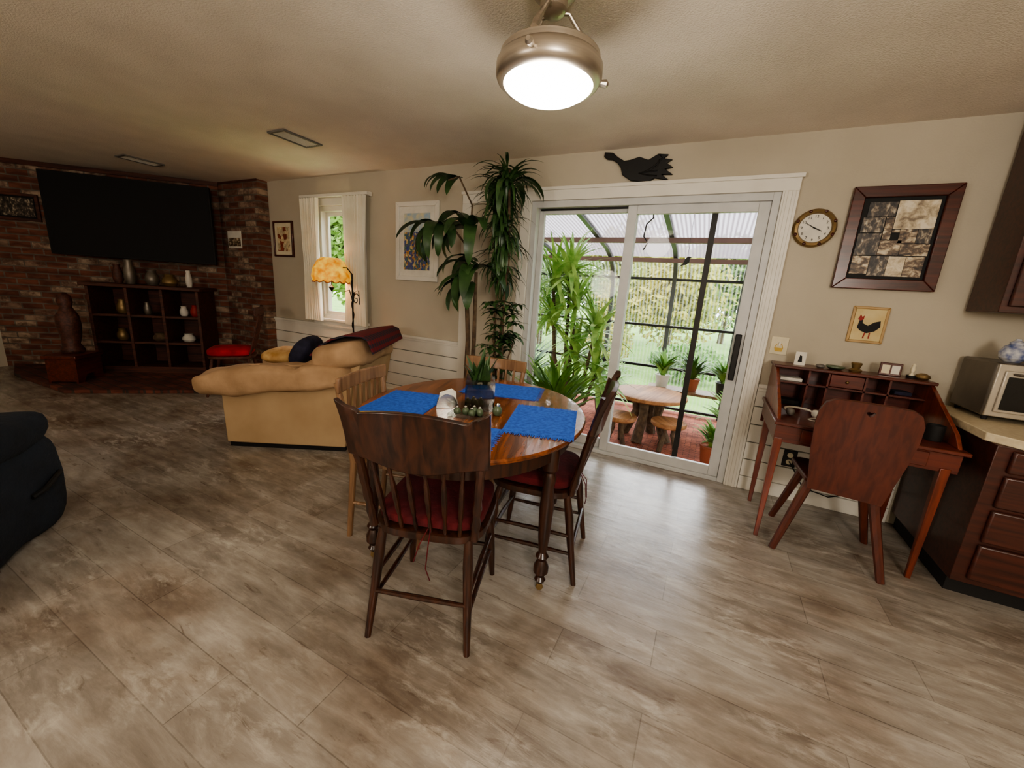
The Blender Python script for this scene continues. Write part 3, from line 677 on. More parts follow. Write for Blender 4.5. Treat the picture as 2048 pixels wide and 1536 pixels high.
# ------------------------------------------------------------------ dining chairs
def backy(z, u, x0=-.18, lean=.105): return x0-lean*((z-.45)/.5)**1.1-.03*(1-u*u) if z > .45 else x0
def pressed_chair(label, loc, rz):
    t = thing('dining_chair', label, 'chair', loc, rz, 'dark spindle back dining chairs')
    W = 'chairwood'
    MB().sup((0, .01, .437), (.22, .21, .021), .3, .55, n=40).build('seat', W, t)
    cu = MB().sup((0, .015, .482), (.205, .195, .034), .55, .45, n=40).build('cushion', 'seatred', t)
    MB().tube([(.03, -.19, .47), (.035, -.225, .43), (.03, -.235, .34), (.045, -.23, .29)], .0022, 6).build('tie', 'seatred', cu)
    MB().tube([(.02, -.19, .47), (.0, -.225, .42), (-.015, -.235, .36)], .0022, 6).build('tie', 'seatred', cu)
    for sx in (-1, 1):
        MB().tube([(sx*.165, .155, .43), (sx*.172, .17, .36), (sx*.175, .175, .34), (sx*.18, .18, .28), (sx*.19, .195, .15), (sx*.2, .21, 0)], [.015, .019, .013, .021, .018, .012], 12).build('leg', W, t)
        MB().tube([(sx*.165, -.16, .43), (sx*.172, -.18, .33), (sx*.18, -.2, .2), (sx*.195, -.235, 0)], [.016, .02, .017, .012], 12).build('leg', W, t)
        pts = []; rad = []
        for i in range(15):
            z = .45+i*.47/14; pts.append((sx*(.19+.035*(i/14)), backy(z, 1), z)); rad.append([.017, .015, .019, .013, .018, .014, .017][i % 7])
        MB().tube(pts, rad, 10).build('back_post', W, t)
        for z in (.15, .24): MB().tube([(sx*.188, .19*(1-(z-.15)*.5), z), (sx*.184, 0, z), (sx*.186, -.205, z)], [.008, .011, .008], 8).build('stretcher', W, t)
    for z in (.17, .27): MB().tube([(-.185, .188, z), (0, .19, z), (.185, .188, z)], [.008, .012, .008], 8).build('stretcher', W, t)
    MB().tube([(-.182, -.21, .19), (0, -.21, .19), (.182, -.21, .19)], [.008, .011, .008], 8).build('stretcher', W, t)
    # crest rail
    m = MB(); n = 28; nz = 6; vs = []
    for side in (0, 1):
        for i in range(n+1):
            u = -1+2*i/n; au = abs(u)
            top = .917+.035*(1-min(1, au/.75)**2)*.6+(.045*max(0, (au-.72)/.28)**.8 if au > .72 else 0)
            bot = .735+.03*cos(au*pi)*-.6
            for j in range(nz+1):
                z = bot+(top-bot)*j/nz
                vs.append((u*.243*(1+.02*(j/nz)), backy(z, u)+(.012 if side else -.012)-(.02*((j/nz)**3) if au > .8 else 0), z))
    k = (n+1)*(nz+1)
    fs = []
    def id_(s, i, j): return s*k+i*(nz+1)+j
    for i in range(n):
        for j in range(nz):
            fs += [(id_(0, i, j), id_(0, i+1, j), id_(0, i+1, j+1), id_(0, i, j+1)), (id_(1, i, j), id_(1, i, j+1), id_(1, i+1, j+1), id_(1, i+1, j))]
        fs += [(id_(0, i, 0), id_(1, i, 0), id_(1, i+1, 0), id_(0, i+1, 0)), (id_(0, i, nz), id_(0, i+1, nz), id_(1, i+1, nz), id_(1, i, nz))]
    for j in range(nz):
        fs += [(id_(0, 0, j), id_(0, 0, j+1), id_(1, 0, j+1), id_(1, 0, j)), (id_(0, n, j), id_(1, n, j), id_(1, n, j+1), id_(0, n, j+1))]
    m.add(vs, fs); m.build('crest_rail', W, t, .004)
    for i in range(6):
        u = -.72+i*.288; pts = []; rad = []
        for q in range(11):
            z = .455+q*.295/10; pts.append((u*(.19+.03*q/10), backy(z, u*.9)+.03*(1-q/10)*(1-u*u), z)); rad.append([.007, .0085, .006, .0095, .010, .011, .010, .0095, .006, .0085, .007][q])
        MB().tube(pts, rad, 8).build('spindle', W, t)
    return t
c1 = pressed_chair('dark spindle back dining chair with red cushion nearest the viewer', (-.87, 1.19, 0), face(-.31, .95))
dup(c1, (-.65, 1.74, 0), face(-.985, -.17), 'dark spindle back dining chair seen side on between table and glass door')
def oak_chair(label, loc, rz):
    t = thing('dining_chair', label, 'chair', loc, rz, 'light oak slat back dining chairs'); W = 'oak'
    MB().sup((0, 0, .44), (.2, .2, .018), .3, .4, n=36).build('seat', W, t)
    for sx in (-1, 1):
        MB().tube([(sx*.16, .16, .43), (sx*.17, .175, 0)], [.019, .014], 10).build('leg', W, t)
        MB().tube([(sx*.17, -.21, 0), (sx*.17, -.175, .43), (sx*.19, -.195, .62), (sx*.205, -.23, .84)], [.014, .018, .017, .014], 10).build('leg', W, t)
        MB().tube([(sx*.168, .17, .2), (sx*.17, -.19, .2)], .009, 8).build('stretcher', W, t)
    MB().tube([(-.168, .17, .27), (.168, .17, .27)], .009, 8).build('stretcher', W, t)
    pth = [(-.225+.45*i/12, -.225-.025*(1-((i-6)/6)**2)) for i in range(13)]
    MB().ribbon(pth, .02, .79, .865, 'z').build('crest_rail', W, t, .006)
    MB().ribbon([(x*.84, y+.035) for x, y in pth], .016, .53, .56, 'z').build('lower_rail', W, t, .004)
    for i in range(6):
        x = -.13+i*.052; q = MB(); q.prism([(x-.007, .555), (x+.007, .555), (x*1.06+.007, .80), (x*1.06-.007, .80)], -.006, .006, 'y', TR((0, -.215, 0), rx=0)); q.build('slat', W, t)
    return t
o1 = oak_chair('light oak slat back chair on the armchair side of the table', (-1.38, 1.53, 0), face(.964, .265))
dup(o1, (-1.25, 2.13, 0), face(.14, -.99), 'light oak slat back chair at the far end of the table before the plants')

# ------------------------------------------------------------------ tan armchair
ac = thing('armchair', 'overstuffed tan armchair turned away toward the television', 'armchair', (-3.04, 2.26, 0), face(-.88, -.475))
for x0, x1 in ((-.5, -.42), (.42, .5)):
    MB().prism([(-.45, .04), (.45, .04), (.46, .44), (-.52, .60)], x0, x1, 'x').build('side_panel', 'tanpanel', ac, .008)
B(-.48, .48, -.44, .44, 0, .04).build('plinth', 'blackmatte', ac)
MB().prism([(-.45, .06), (-.40, .06), (-.50, .74), (-.57, .74)], -.46, .46, 'x').build('back_panel', 'tanpanel', ac, .01)
B(-.42, .42, .36, .43, .06, .36).build('front_panel', 'tanpanel', ac, .01)
MB().sup((0, .06, .42), (.40, .43, .11), .45, .35).build('seat_cushion', 'tan', ac)
def puff(mb, amp, f):
    for v in mb.v:
        n = mathutils.noise.noise_vector(v*f)
        v += n*amp
    return mb
for s in (-1, 1):
    q = MB().sup((0, 0, 0), (.15, .58, .10), .55, .35, TR((s*.45, .08, .56), rx=R(-6)), n=72, m=26)
    for v in q.v:
        g_ = .03*math.exp(-((v.y-.20)/.02)**2)+.03*math.exp(-((v.y+.12)/.025)**2)
        if v.z > .56: v.z -= g_
        else: v.z += g_*.6
    puff(q, .03, 5).build('arm_pad', 'tan', ac, ang=80)
q = MB().sup((0, 0, 0), (.55, .20, .12), .45, .4, TR((0, -.38, .735), rx=R(-14)), n=56, m=22)
puff(q, .03, 5).build('back_cushion', 'tan', ac, ang=80)
q = MB().sup((0, 0, 0), (.51, .17, .10), .5, .4, TR((0, -.24, .64), rx=R(-34)), n=44, m=18)
puff(q, .03, 5).build('lumbar_cushion', 'tan', ac, ang=80)
def local(o, x, y, z):
    a = o.rotation_euler[2]; return (o.location[0]+x*cos(a)-y*sin(a), o.location[1]+x*sin(a)+y*cos(a), z)
bl = MB()
path = [(-.14, .74), (-.22, .82), (-.31, .87), (-.42, .90), (-.54, .91), (-.60, .88), (-.64, .78)]
bl.ribbon(path, .014, -.36, .56, 'x')
for v in bl.v: v.z += .008*sin(v.x*17+v.y*12)
o = bl.build('throw_blanket', 'plaid', ang=60); o.location = ac.location; o.rotation_euler = ac.rotation_euler; tag(o, 'dark red plaid throw blanket over the tan armchair back', 'blanket')
o = MB().sup((0, 0, 0), (.19, .07, .15), .9, .5, TR((0, 0, 0), rx=R(28))).build('throw_pillow', 'navypil'); o.location = local(ac, -.02, .04, .70); o.rotation_euler = (0, 0, ac.rotation_euler[2]); tag(o, 'dark navy throw pillow leaning on the tan armchair back', 'pillow')
o = MB().sup((0, 0, 0), (.2, .15, .07), .9, .5).build('throw_pillow', 'gold'); o.location = local(ac, .14, .30, .63); o.rotation_euler = (0, 0, ac.rotation_euler[2]); tag(o, 'golden pillow lying on the tan armchair seat', 'pillow')

# floor lamp
fl = thing('floor_lamp', 'black iron floor lamp with glowing amber shade by the window', 'lamp', (-3.37, 3.0, 0))
MB().lathe([(.13, 0), (.135, .012), (.06, .03), (.015, .05)], 24).build('base', 'black', fl)
m = MB(); m.tube([(0, 0, .03), (0, 0, 1.38)], .008, 8)
hx = [(.011*cos(k*.9), .011*sin(k*.9), .1+k*.03) for k in range(42)]; m.tube(hx, .005, 6); m.build('pole', 'black', fl)
m = MB(); m.tube([(0, 0, 1.38), (-.06, -.01, 1.44), (-.15, -.02, 1.44), (-.27, -.03, 1.40)], .006, 6); m.tube([(-.27, -.03, 1.50), (-.27, -.03, 1.22)], .005, 6); m.build('arm', 'black', fl)
sp = [(.06+.05*(1-k/16)*cos(k*.6), -.01, 1.13+.07*(1-k/16)*sin(k*.6)) for k in range(15)]
m = MB(); m.tube(sp, .005, 6); m.tube([(0, 0, 1.05), (.04, -.01, 1.20), (.1, -.01, 1.22), (.11, -.01, 1.08)], .005, 6); m.tube([(-.1, -.01, 1.2), (-.03, -.01, 1.22), (0, 0, 1.1)], .005, 6); m.build('scroll', 'black', fl)
m = MB(); n = 120
vs_ = []; fs_ = []
prof = [(.172, 1.30), (.184, 1.34), (.168, 1.42), (.125, 1.50), (.09, 1.53)]
for (r_, z) in prof:
    for k in range(n):
        a = 2*pi*k/n; rr_ = r_*(1+.04*abs(cos(a*7))); vs_.append((-.27+rr_*cos(a), -.03+rr_*sin(a), z-(.02*abs(cos(a*7)) if z < 1.31 else 0)))
for i in range(len(prof)-1):
    for k in range(n): fs_.append((i*n+k, i*n+(k+1) % n, (i+1)*n+(k+1) % n, (i+1)*n+k))
m.add(vs_, fs_); sh_ = m.build('shade', 'shade', fl, ang=80)
edge = [vs_[k % n] for k in range(n+1)]
MB().tube([Vector(e)*1.0 for e in edge], .005, 5).build('shade_edge', 'shadetrim', sh_)
MB().lathe([(.004, 1.19), (.03, 1.235), (.012, 1.25), (.005, 1.26)], 8, TR((-.27, -.03, 0))).build('finial', 'black', fl)

# navy recliner at the left edge
rc = thing('recliner', 'dark navy upholstered recliner cut off by the left edge', 'armchair', (-2.86, .03, 0), face(-.77, .64))
MB().sup((0, 0, .27), (.34, .42, .19), .35, .35).build('seat', 'navy', rc)
for s in (-1, 1):
    q = MB().sup((s*.37, 0, .26), (.12, .48, .25), .45, .5, n=40); puff(q, .03, 4).build('arm_body', 'navy', rc, ang=80)
    q = MB().sup((s*.37, .0, .53), (.13, .47, .10), .8, .55, n=40); puff(q, .03, 5).build('arm_roll', 'navy', rc, ang=80)
MB().sup((0, 0, 0), (.36, .14, .36), .5, .5, TR((0, -.40, .72), rx=R(12))).build('back_cushion', 'navy', rc)
MB().sup((0, .44, .28), (.31, .07, .16), .6, .4).build('footrest', 'navy', rc)
B(-.36, .36, -.38, .36, 0, .09).build('base', 'blackmatte', rc)
MB().tube([(.49, .15, .25), (.51, .2, .26), (.515, .32, .3)], .012, 8).build('lever', 'black', rc)

# ------------------------------------------------------------------ indoor plants
def pot(parent, r, h, m, name='pot'):
    MB().lathe([(r*.7, 0), (r*.8, h*.2), (r, h*.9), (r*1.05, h*.92), (r*1.05, h), (r*.92, h), (r*.9, h*.93)], 28).build(name, m, parent)
    MB().lathe([(r*.6, h*.88), (r*.88, h*.9), (.001, h*.91)], 20).build('soil', 'soil', parent)
def addleaves(m, px, py, pz, n, L, w, el0, el1, droop, az0=0, az1=2*pi, nn=6, spread=.04, point=1):
    for k in range(n):
        az = random.uniform(az0, az1); m.leaf((px+random.uniform(-.02, .02), py+random.uniform(-.02, .02), pz+random.uniform(-spread, spread)), az, R(random.uniform(el0, el1)), L*random.uniform(.8, 1.15), w*random.uniform(.85, 1.1), random.uniform(droop*.7, droop*1.2), nn, .2, None, point)
def clampw(m, base, y=D-.05, z=H-.02):
    for v in m.v:
        if v.y > y-base[1]: v.y = y-base[1]-random.random()*.01
        if v.z > z: v.z = z-random.random()*.01
    return m
cp = thing('corn_plant', 'tall corn plant with long drooping dark leaves and thin canes', 'plant', (-1.84, 2.84, 0))
pot(cp, .15, .3, 'potd')
m = MB(); m.tube([(0, 0, .27), (.01, .0, .9), (-.02, -.02, 1.4), (.0, -.02, 1.76)], [.022, .02, .016, .012]); m.tube([(.05, .02, .27), (.07, .0, .9), (.05, .02, 1.45)], [.02, .018, .014])
m.tube([(0, -.02, 1.7), (.02, -.03, 1.95), (-.10, -.05, 2.16), (-.2, -.05, 2.14)], .007)
m.tube([(0, -.02, 1.62), (-.12, -.08, 1.78), (-.25, -.1, 1.80)], .008); m.build('cane', 'bark', cp)
m = MB()
addleaves(m, 0, -.02, 1.78, 11, .44, .115, 0, 65, 2.6, R(150), R(370), 10, .04, .6); addleaves(m, .05, 0, 1.5, 10, .44, .115, -10, 50, 2.4, R(150), R(370), 10, .04, .6)
addleaves(m, -.25, -.1, 1.80, 10, .38, .10, -10, 30, 2.2, R(140), R(330), 10, .04, .6)
for k in range(5): m.leaf((-.08-.03*k, -.05, 2.15), R(160+20*k), R(20), .26, .09, 1.9, 8, .2, None, .6)
addleaves(m, 0, -.02, 1.38, 7, .36, .11, -30, 20, 1.8, R(180), R(360), 9, .04, .6)
clampw(m, (0, 2.84)); m.build('foliage', 'leafd', cp)
dr = thing('dracaena', 'tall narrow leaved dracaena reaching the ceiling beside the sliding door', 'plant', (-1.50, 2.86, 0))
pot(dr, .15, .28, 'terra')
m = MB(); m.tube([(0, 0, .25), (-.03, 0, .9), (.0, 0, 1.6), (-.03, -.01, 2.2)], [.018, .016, .013, .008]); m.tube([(-.05, 0, .25), (-.09, 0, 1.1), (-.06, -.01, 1.7)], [.016, .012, .008]); m.build('cane', 'bark', dr)
m = MB()
for z in [1.42+.06*i for i in range(14)]:
    addleaves(m, -.02-.09*random.random(), -.01, z, 18, .24+.07*(z-1.5), .030, -50, 40, 1.6, 0, 2*pi, 5, .03)
addleaves(m, -.03, -.01, 2.12, 26, .28, .03, 20, 85, 1.4); addleaves(m, -.03, -.01, 2.08, 16, .34, .065, 0, 50, 2.3, 0, 2*pi, 8, .04, .7)
clampw(m, (0, 2.86)); m.build('foliage', 'leafd', dr)
d2 = thing('umbrella_plant', 'small leaved dark plant in front of the tall canes', 'plant', (-1.38, 2.60, 0))
pot(d2, .12, .24, 'potd')
m = MB(); m.tube([(0, 0, .2), (.02, 0, .7), (0, 0, 1.2)], [.01, .008, .005]); m.tube([(0, 0, .2), (-.05, .02, .8), (-.08, 0, 1.0)], .006); m.tube([(0, 0, .2), (.06, -.02, .8), (.1, 0, .95)], .006); m.build('stem', 'bark', d2)
m = MB()
for k in range(56):
    a = random.uniform(0, 2*pi); z = random.uniform(.66, 1.24); rr_ = random.uniform(.02, .13)
    cx_, cy_ = rr_*cos(a), rr_*sin(a)
    for j in range(6): m.leaf((cx_, cy_, z), a+j*pi/3, R(random.uniform(-10, 25)), .10, .038, 1.0, 4)
m.build('foliage', 'leafd', d2)
d3 = thing('peace_lily', 'bushy bright green strappy plant at the door corner', 'plant', (-1.04, 2.94, 0))
pot(d3, .13, .26, 'terra')
m = MB(); addleaves(m, 0, 0, .26, 60, .64, .055, 55, 86, .9, 0, 2*pi, 8, .02, .8); addleaves(m, 0, 0, .42, 40, .46, .05, 50, 85, .9, 0, 2*pi, 7, .1, .8)
clampw(m, (0, 2.94)); m.build('foliage', 'leafb', d3)

# ------------------------------------------------------------------ writing desk
DXA, DXB, DYF, DYB = .41, 1.17, 2.54, 3.20
dk = thing('writing_desk', 'reddish wooden writing desk with pigeonholes and tapered legs', 'desk', (0, 0, 0))
for x, y in ((DXA+.02, DYF+.03), (DXB-.05, DYF+.03), (DXA+.02, DYB-.16), (DXB-.05, DYB-.16)):
    MB().add([(x-.018, y-.018, .62), (x+.022, y-.018, .62), (x+.022, y+.022, .62), (x-.018, y+.022, .62), (x-.01, y-.01, 0), (x+.012, y-.01, 0), (x+.012, y+.012, 0), (x-.01, y+.012, 0)], [(0, 1, 2, 3), (7, 6, 5, 4), (0, 4, 5, 1), (1, 5, 6, 2), (2, 6, 7, 3), (3, 7, 4, 0)]).build('leg', 'cherry', dk, .003)
m = MB(); m.box(DXA, DXB, DYF+.02, DYF+.035, .60, .70); m.box(DXA, DXB, DYB-.015, DYB, .55, .70); m.box(DXA, DXA+.015, DYF+.035, DYB-.015, .60, .70); m.box(DXB-.015, DXB, DYF+.035, DYB-.015, .60, .70); m.build('apron', 'cherryx', dk, .002)
q = B(DXA+.12, DXB-.12, DYF+.012, DYF+.02, .615, .69).build('drawer', 'cherryx', dk, .003)
MB().sup(((DXA+DXB)/2, DYF, .652), (.014, .012, .014), 1, 1, n=12, m=8).build('knob', 'brass', q)
B(DXA-.015, DXB+.015, DYF-.01, DYB, .70, .72).build('desktop', 'cherryx', dk, .005)
for x0, x1 in ((DXA, DXA+.018), (DXB-.018, DXB)):
    MB().prism([(DYF+.04, .72), (DYB, .72), (DYB, .96), (DYB-.19, .96), (DYF+.10, .78)], x0, x1, 'x').build('side_panel', 'cherry', dk, .003)
B(DXA+.018, DXB-.018, DYB-.012, DYB, .72, .96).build('back_panel', 'cherryx', dk)
B(DXA-.01, DXB+.01, DYB-.20, DYB, .96, .978).build('top_shelf', 'cherryx', dk, .004)
m = MB(); m.box(DXA+.018, DXB-.018, DYB-.18, DYB-.012, .865, .875)
for x in (DXA+.18, DXA+.28, DXB-.30, DXB-.19): m.box(x, x+.01, DYB-.18, DYB-.012, .72, .96)
m.build('pigeonholes', 'cherryx', dk)
for i, (a, b) in enumerate(((DXA+.292, DXB-.305),)):
    q = B(a, b, DYB-.19, DYB-.17, .88, .955).build('drawer', 'cherryx', dk, .003)
    MB().sup(((a+b)/2, DYB-.197, .917), (.009, .009, .009), 1, 1, n=10, m=6).build('knob', 'brass', q)
# things on the desk
zt = .979
def lathe_obj(name, prof, m, loc, lab, cat, n=18):
    o = MB().lathe(prof, n).build(name, m); o.location = loc; return tag(o, lab, cat)
def box_obj(name, sx, sy, sz, m, loc, rz, lab, cat):
    o = B(-sx/2, sx/2, -sy/2, sy/2, 0, sz).build(name, m, bevel=.002); o.location = loc; o.rotation_euler = (0, 0, rz); return tag(o, lab, cat)
cd = thing('greeting_card', 'small white card standing on the desk top shelf left end', 'card', (DXA+.13, DYB-.11, zt), R(8))
B(-.03, .03, -.002, .002, 0, .085).build('card', 'paper', cd); MB().prism([(-.012, .02), (.012, .02), (.006, .06), (-.006, .065)], -.0035, -.002).build('drawing', 'blackmatte', cd)
lathe_obj('candle_holder', [(.03, 0), (.034, .01), (.02, .02), (.028, .05), (.024, .055)], 'brass', (DXA+.42, DYB-.1, zt), 'small brass candle cup on the desk top shelf', 'candle holder')
lathe_obj('trinket_dish', [(.03, 0), (.05, .012), (.048, .02), (.02, .012)], 'green', (DXA+.32, DYB-.1, zt), 'low dark trinket dish on the desk top shelf', 'dish')
lathe_obj('pebble', [(.015, 0), (.026, .008), (.022, .018), (.008, .024)], 'grey', (DXA+.24, DYB-.12, zt), 'grey pebble on the desk top shelf right of the card', 'stone')
fr = thing('tabletop_frame', 'little dark double photo frame standing on the desk top shelf', 'photo frame', (DXA+.58, DYB-.1, zt), R(-6))
m = MB(); m.box(-.05, .05, -.008, .008, 0, .075); m.build('frame', 'framewood', fr, .003); B(-.04, -.004, -.0095, -.008, .012, .062).build('photo', 'cream', fr); B(.004, .04, -.0095, -.008, .012, .062).build('photo', 'paper', fr)
tp = thing('small_trophy', 'tiny pale figurine on dark base on the desk top shelf', 'figurine', (DXA+.68, DYB-.1, zt))
MB().lathe([(.022, 0), (.022, .015)], 16).build('base', 'blackmatte', tp); MB().lathe([(.012, .015), (.006, .03), (.012, .05), (.008, .065), (.010, .075), (.002, .085)], 14).build('figure', 'cream', tp)
lathe_obj('paperweight', [(.025, 0), (.036, .01), (.03, .025), (.012, .034)], 'brass', (DXB-.03, DYB-.1, zt), 'brown rounded paperweight at the desk shelf right end', 'paperweight')
hp = thing('headphones', 'white headphones lying on the desk writing surface', 'headphones', (DXA+.14, DYF+.23, .721), R(20))
m = MB(); m.tube([(.075*cos(a), .075*sin(a)+.02, .022+.004*sin(a)) for a in [R(-20+220*k/16) for k in range(17)]], .006, 8); m.build('headband', 'paper', hp)
for s in (-1, 1): MB().sup((s*.07, -.015, .022), (.018, .028, .022), .8, .8, n=16, m=10).build('ear_cup', 'paper' if s > 0 else 'grey', hp)
tag(MB().tube([tuple(Vector((DXA+.2+.06*cos(k*.7)+k*.004, DYF+.16+.045*sin(k*.9), .725+.002*(k % 3)))) for k in range(28)], .003, 6).build('cable', 'paper'), 'thin white cable coiled beside the headphones on the desk', 'cable')
box_obj('small_box', .08, .05, .03, 'paper', (DXB-.10, DYF+.30, .721), R(12), 'small white box on the right side of the desk', 'box')
box_obj('notepad', .10, .06, .018, 'cream', (DXB-.25, DYF+.36, .721), R(-8), 'cream notepad on the desk behind the chair back', 'notepad')
box_obj('book', .14, .10, .03, 'blackmatte', (DXA+.10, DYB-.1, .721), 0, 'dark book lying in the left desk pigeonhole', 'book')
box_obj('envelope_stack', .12, .09, .02, 'paper', (DXA+.10, DYB-.1, .876), R(3), 'stack of white envelopes in the upper left desk pigeonhole', 'envelopes')
box_obj('wallet', .08, .09, .02, 'navypil', (DXB-.11, DYB-.1, .876), R(5), 'dark wallet in the upper right desk pigeonhole', 'wallet')
box_obj('card_box', .07, .08, .05, 'cream', (DXB-.10, DYB-.1, .721), R(-4), 'cream card box in the lower right desk pigeonhole', 'box')
o = MB().lathe([(.035, 0), (.036, .005), (.036, .08), (.033, .08), (.033, .01)], 18).build('pen_cup', 'blackmatte'); o.location = (DXB-.07, DYF+.16, .721); tag(o, 'black pen cup at the front right of the desk', 'cup')
# desk chair
dc = thing('desk_chair', 'brown plank wooden chair with cut out back at the desk', 'chair', (.76, 2.66, 0), face(.10, .995))
MB().prism([(-.16, -.17), (-.13, -.2), (.13, -.2), (.16, -.17), (.21, .13), (.17, .17), (-.17, .17), (-.21, .13)], .42, .45, 'z').build('seat', 'plank', dc, .008)
for sx, sy in ((-1, -1), (1, -1), (-1, 1), (1, 1)): MB().tube([(sx*.13, sy*.13, .43), (sx*.235, sy*.21, 0)], [.026, .018], 8).build('leg', 'plank', dc)
out = [(-.15, 0), (.15, 0), (.165, .10), (.183, .22), (.193, .34), (.190, .41), (.172, .452), (.14, .470), (.07, .474), (.0, .474), (-.07, .474)]
rh = [(0, 0)]+out[1:10]+[(0, .436), (.010, .441), (.018, .434), (.012, .424), (0, .414)]
Tb = TR((0, -.215, .41), rx=R(11)); m = MB()
m.prism([(x, z*1.10) for x, z in rh], -.011, .011, 'y', Tb); m.prism([(-x, z*1.10) for x, z in rh][::-1], -.011, .011, 'y', Tb)
m.build('backrest', 'plank', dc)

# ------------------------------------------------------------------ kitchen corner
CX0 = 1.235
kc = thing('base_cabinet', 'dark wooden kitchen base cabinet with a stack of drawers', 'cabinet', (0, 0, 0))
B(CX0, 2.45, 2.50, 3.22, .09, .79).build('body', 'cab', kc, .003); B(CX0+.02, 2.45, 2.56, 3.2, 0, .09).build('toe_kick', 'blackmatte', kc)
for x0, x1 in ((CX0+.05, CX0+.55), (CX0+.60, CX0+1.16)):
    for z0, z1 in ((.67, .775), (.50, .655), (.32, .485), (.12, .305)):
        q = B(x0, x1, 2.478, 2.50, z0, z1).build('drawer', 'cab', kc, .008)
        MB().tube([((x0+x1)/2-.05, 2.478, (z0+z1)/2), ((x0+x1)/2-.04, 2.455, (z0+z1)/2), ((x0+x1)/2+.04, 2.455, (z0+z1)/2), ((x0+x1)/2+.05, 2.478, (z0+z1)/2)], .005, 8).build('pull', 'brass', q)
ct = MB().prism([(CX0-.02, 3.22), (CX0-.02, 2.56), (CX0+.09, 2.455), (2.47, 2.455), (2.47, 3.22)], .79, .83, 'z').build('countertop', 'stone', bevel=.004); tag(ct, 'pale cream laminate countertop with clipped corner', 'countertop')
uc = thing('wall_cabinet', 'dark wooden upper kitchen cabinet at the right edge', 'cabinet', (0, 0, 0))
B(1.275, 2.45, 2.92, 3.22, 1.38, 2.39).build('body', 'cab', uc, .003)
for x0, x1 in ((1.30, 1.84), (1.88, 2.42)):
    q = B(x0, x1, 2.90, 2.92, 1.41, 2.34).build('door', 'cab', uc, .006); B(x0+.07, x1-.07, 2.894, 2.90, 1.48, 2.27).build('inset', 'cab', q, .004)
    MB().sup((x1-.04, 2.89, 1.47), (.012, .012, .012), 1, 1, n=10, m=6).build('knob', 'brass', q)
ov = thing('toaster_oven', 'stainless toaster oven with dark glass door on the countertop', 'oven', (1.32, 2.88, .832))
B(0, .45, .0, .32, .02, .30).build('body', 'steel', ov, .012)
B(.005, .445, -.012, 0, .025, .295).build('front_panel', 'ovenwhite', ov, .004)
q = B(.03, .34, -.022, -.012, .05, .265).build('door', 'ovenwhite', ov, .004); B(.045, .325, -.025, -.022, .065, .235).build('window', 'ovenglass', q); MB().tube([(.06, -.022, .25), (.07, -.045, .25), (.30, -.045, .25), (.31, -.022, .25)], .006, 8).build('handle', 'steel', q)
for z in (.10, .17, .24): MB().lathe([(.018, .012), (.015, .03)], 16, TX @ TR((.395, z, 0))).build('dial', 'grey', ov)
for x in (.03, .42):
    for y in (.03, .29): MB().lathe([(.012, 0), (.014, .02)], 10, TR((x, y, 0))).build('foot', 'blackmatte', ov)
o = lathe_obj('ginger_jar', [(.03, 0), (.05, .02), (.055, .05), (.04, .08), (.025, .09), (.028, .1), (.012, .112), (.01, .12)], 'ceramic', (1.42, 3.0, 1.133), 'blue and white lidded jar on the toaster oven', 'jar')
mg = thing('mug', 'pale patterned mug beside the jar on the toaster oven', 'mug', (1.55, 3.0, 1.133)); MB().lathe([(.035, 0), (.04, .01), (.04, .08), (.036, .08), (.034, .01)], 20).build('body', 'cream', mg); MB().tube([(-.038, 0, .065), (-.06, 0, .06), (-.06, 0, .025), (-.038, 0, .02)], .005, 8).build('handle', 'cream', mg)

# ------------------------------------------------------------------ sunroom outside
SZ = -.15
struct(B(-3.2, 2.2, D+.15, 5.75, SZ-.1, SZ).build('floor_sunroom', 'deck'))
gr = MB(); gr.box(-40, 30, 5.75, 60, SZ-.2, SZ-.08); gr.box(-40, -3.2, D+.15, 5.75, SZ-.2, SZ-.08); gr.box(2.2, 30, D+.15, 5.75, SZ-.2, SZ-.08)
struct(gr.build('ground_lawn', 'grass'))
sr = thing('sunroom', 'glazed lean to sunroom with curved ribs beyond the door', 'sunroom', (0, 0, SZ))
prof = [(3.40, 2.14), (4.3, 2.02), (5.1, 1.90), (5.35, 1.82), (5.52, 1.70), (5.62, 1.5), (5.65, 1.2), (5.65, SZ)]
for x in (-2.9, -2.1, -1.31, -.52, .27, 1.06, 1.85):
    MB().ribbon([(y, z-SZ) for y, z in prof], .05, x-.024, x+.024, 'x').build('rib', 'alu', sr)
for (y, z, m_) in ((5.60, 1.60, 'black'), (5.64, 1.0, 'black'), (5.64, .45, 'black'), (5.64, SZ+.06, 'black')):
    B(-2.9, 1.9, y-.02, y+.02, z-.016-SZ, z+.016-SZ).build('rail', m_, sr)
for y, z in ((4.6, 1.965), (5.3, 1.83)): B(-2.9, 1.9, y-.03, y+.03, z-.05-SZ, z-.0-SZ).build('purlin', 'pinkroof', sr)
B(-2.9, 1.9, 3.395, 3.46, 2.02-SZ, 2.2-SZ).build('ledger', 'alu', sr)
MB().ribbon([(y, z+.03-SZ) for y, z in prof[:4]], .006, -2.9, 1.87, 'x').build('roof_sheet', 'polyroof', sr)
MB().ribbon([(y+.03, z+.01-SZ) for y, z in prof[3:]], .006, -2.9, 1.87, 'x').build('wall_sheet', 'polywall', sr)
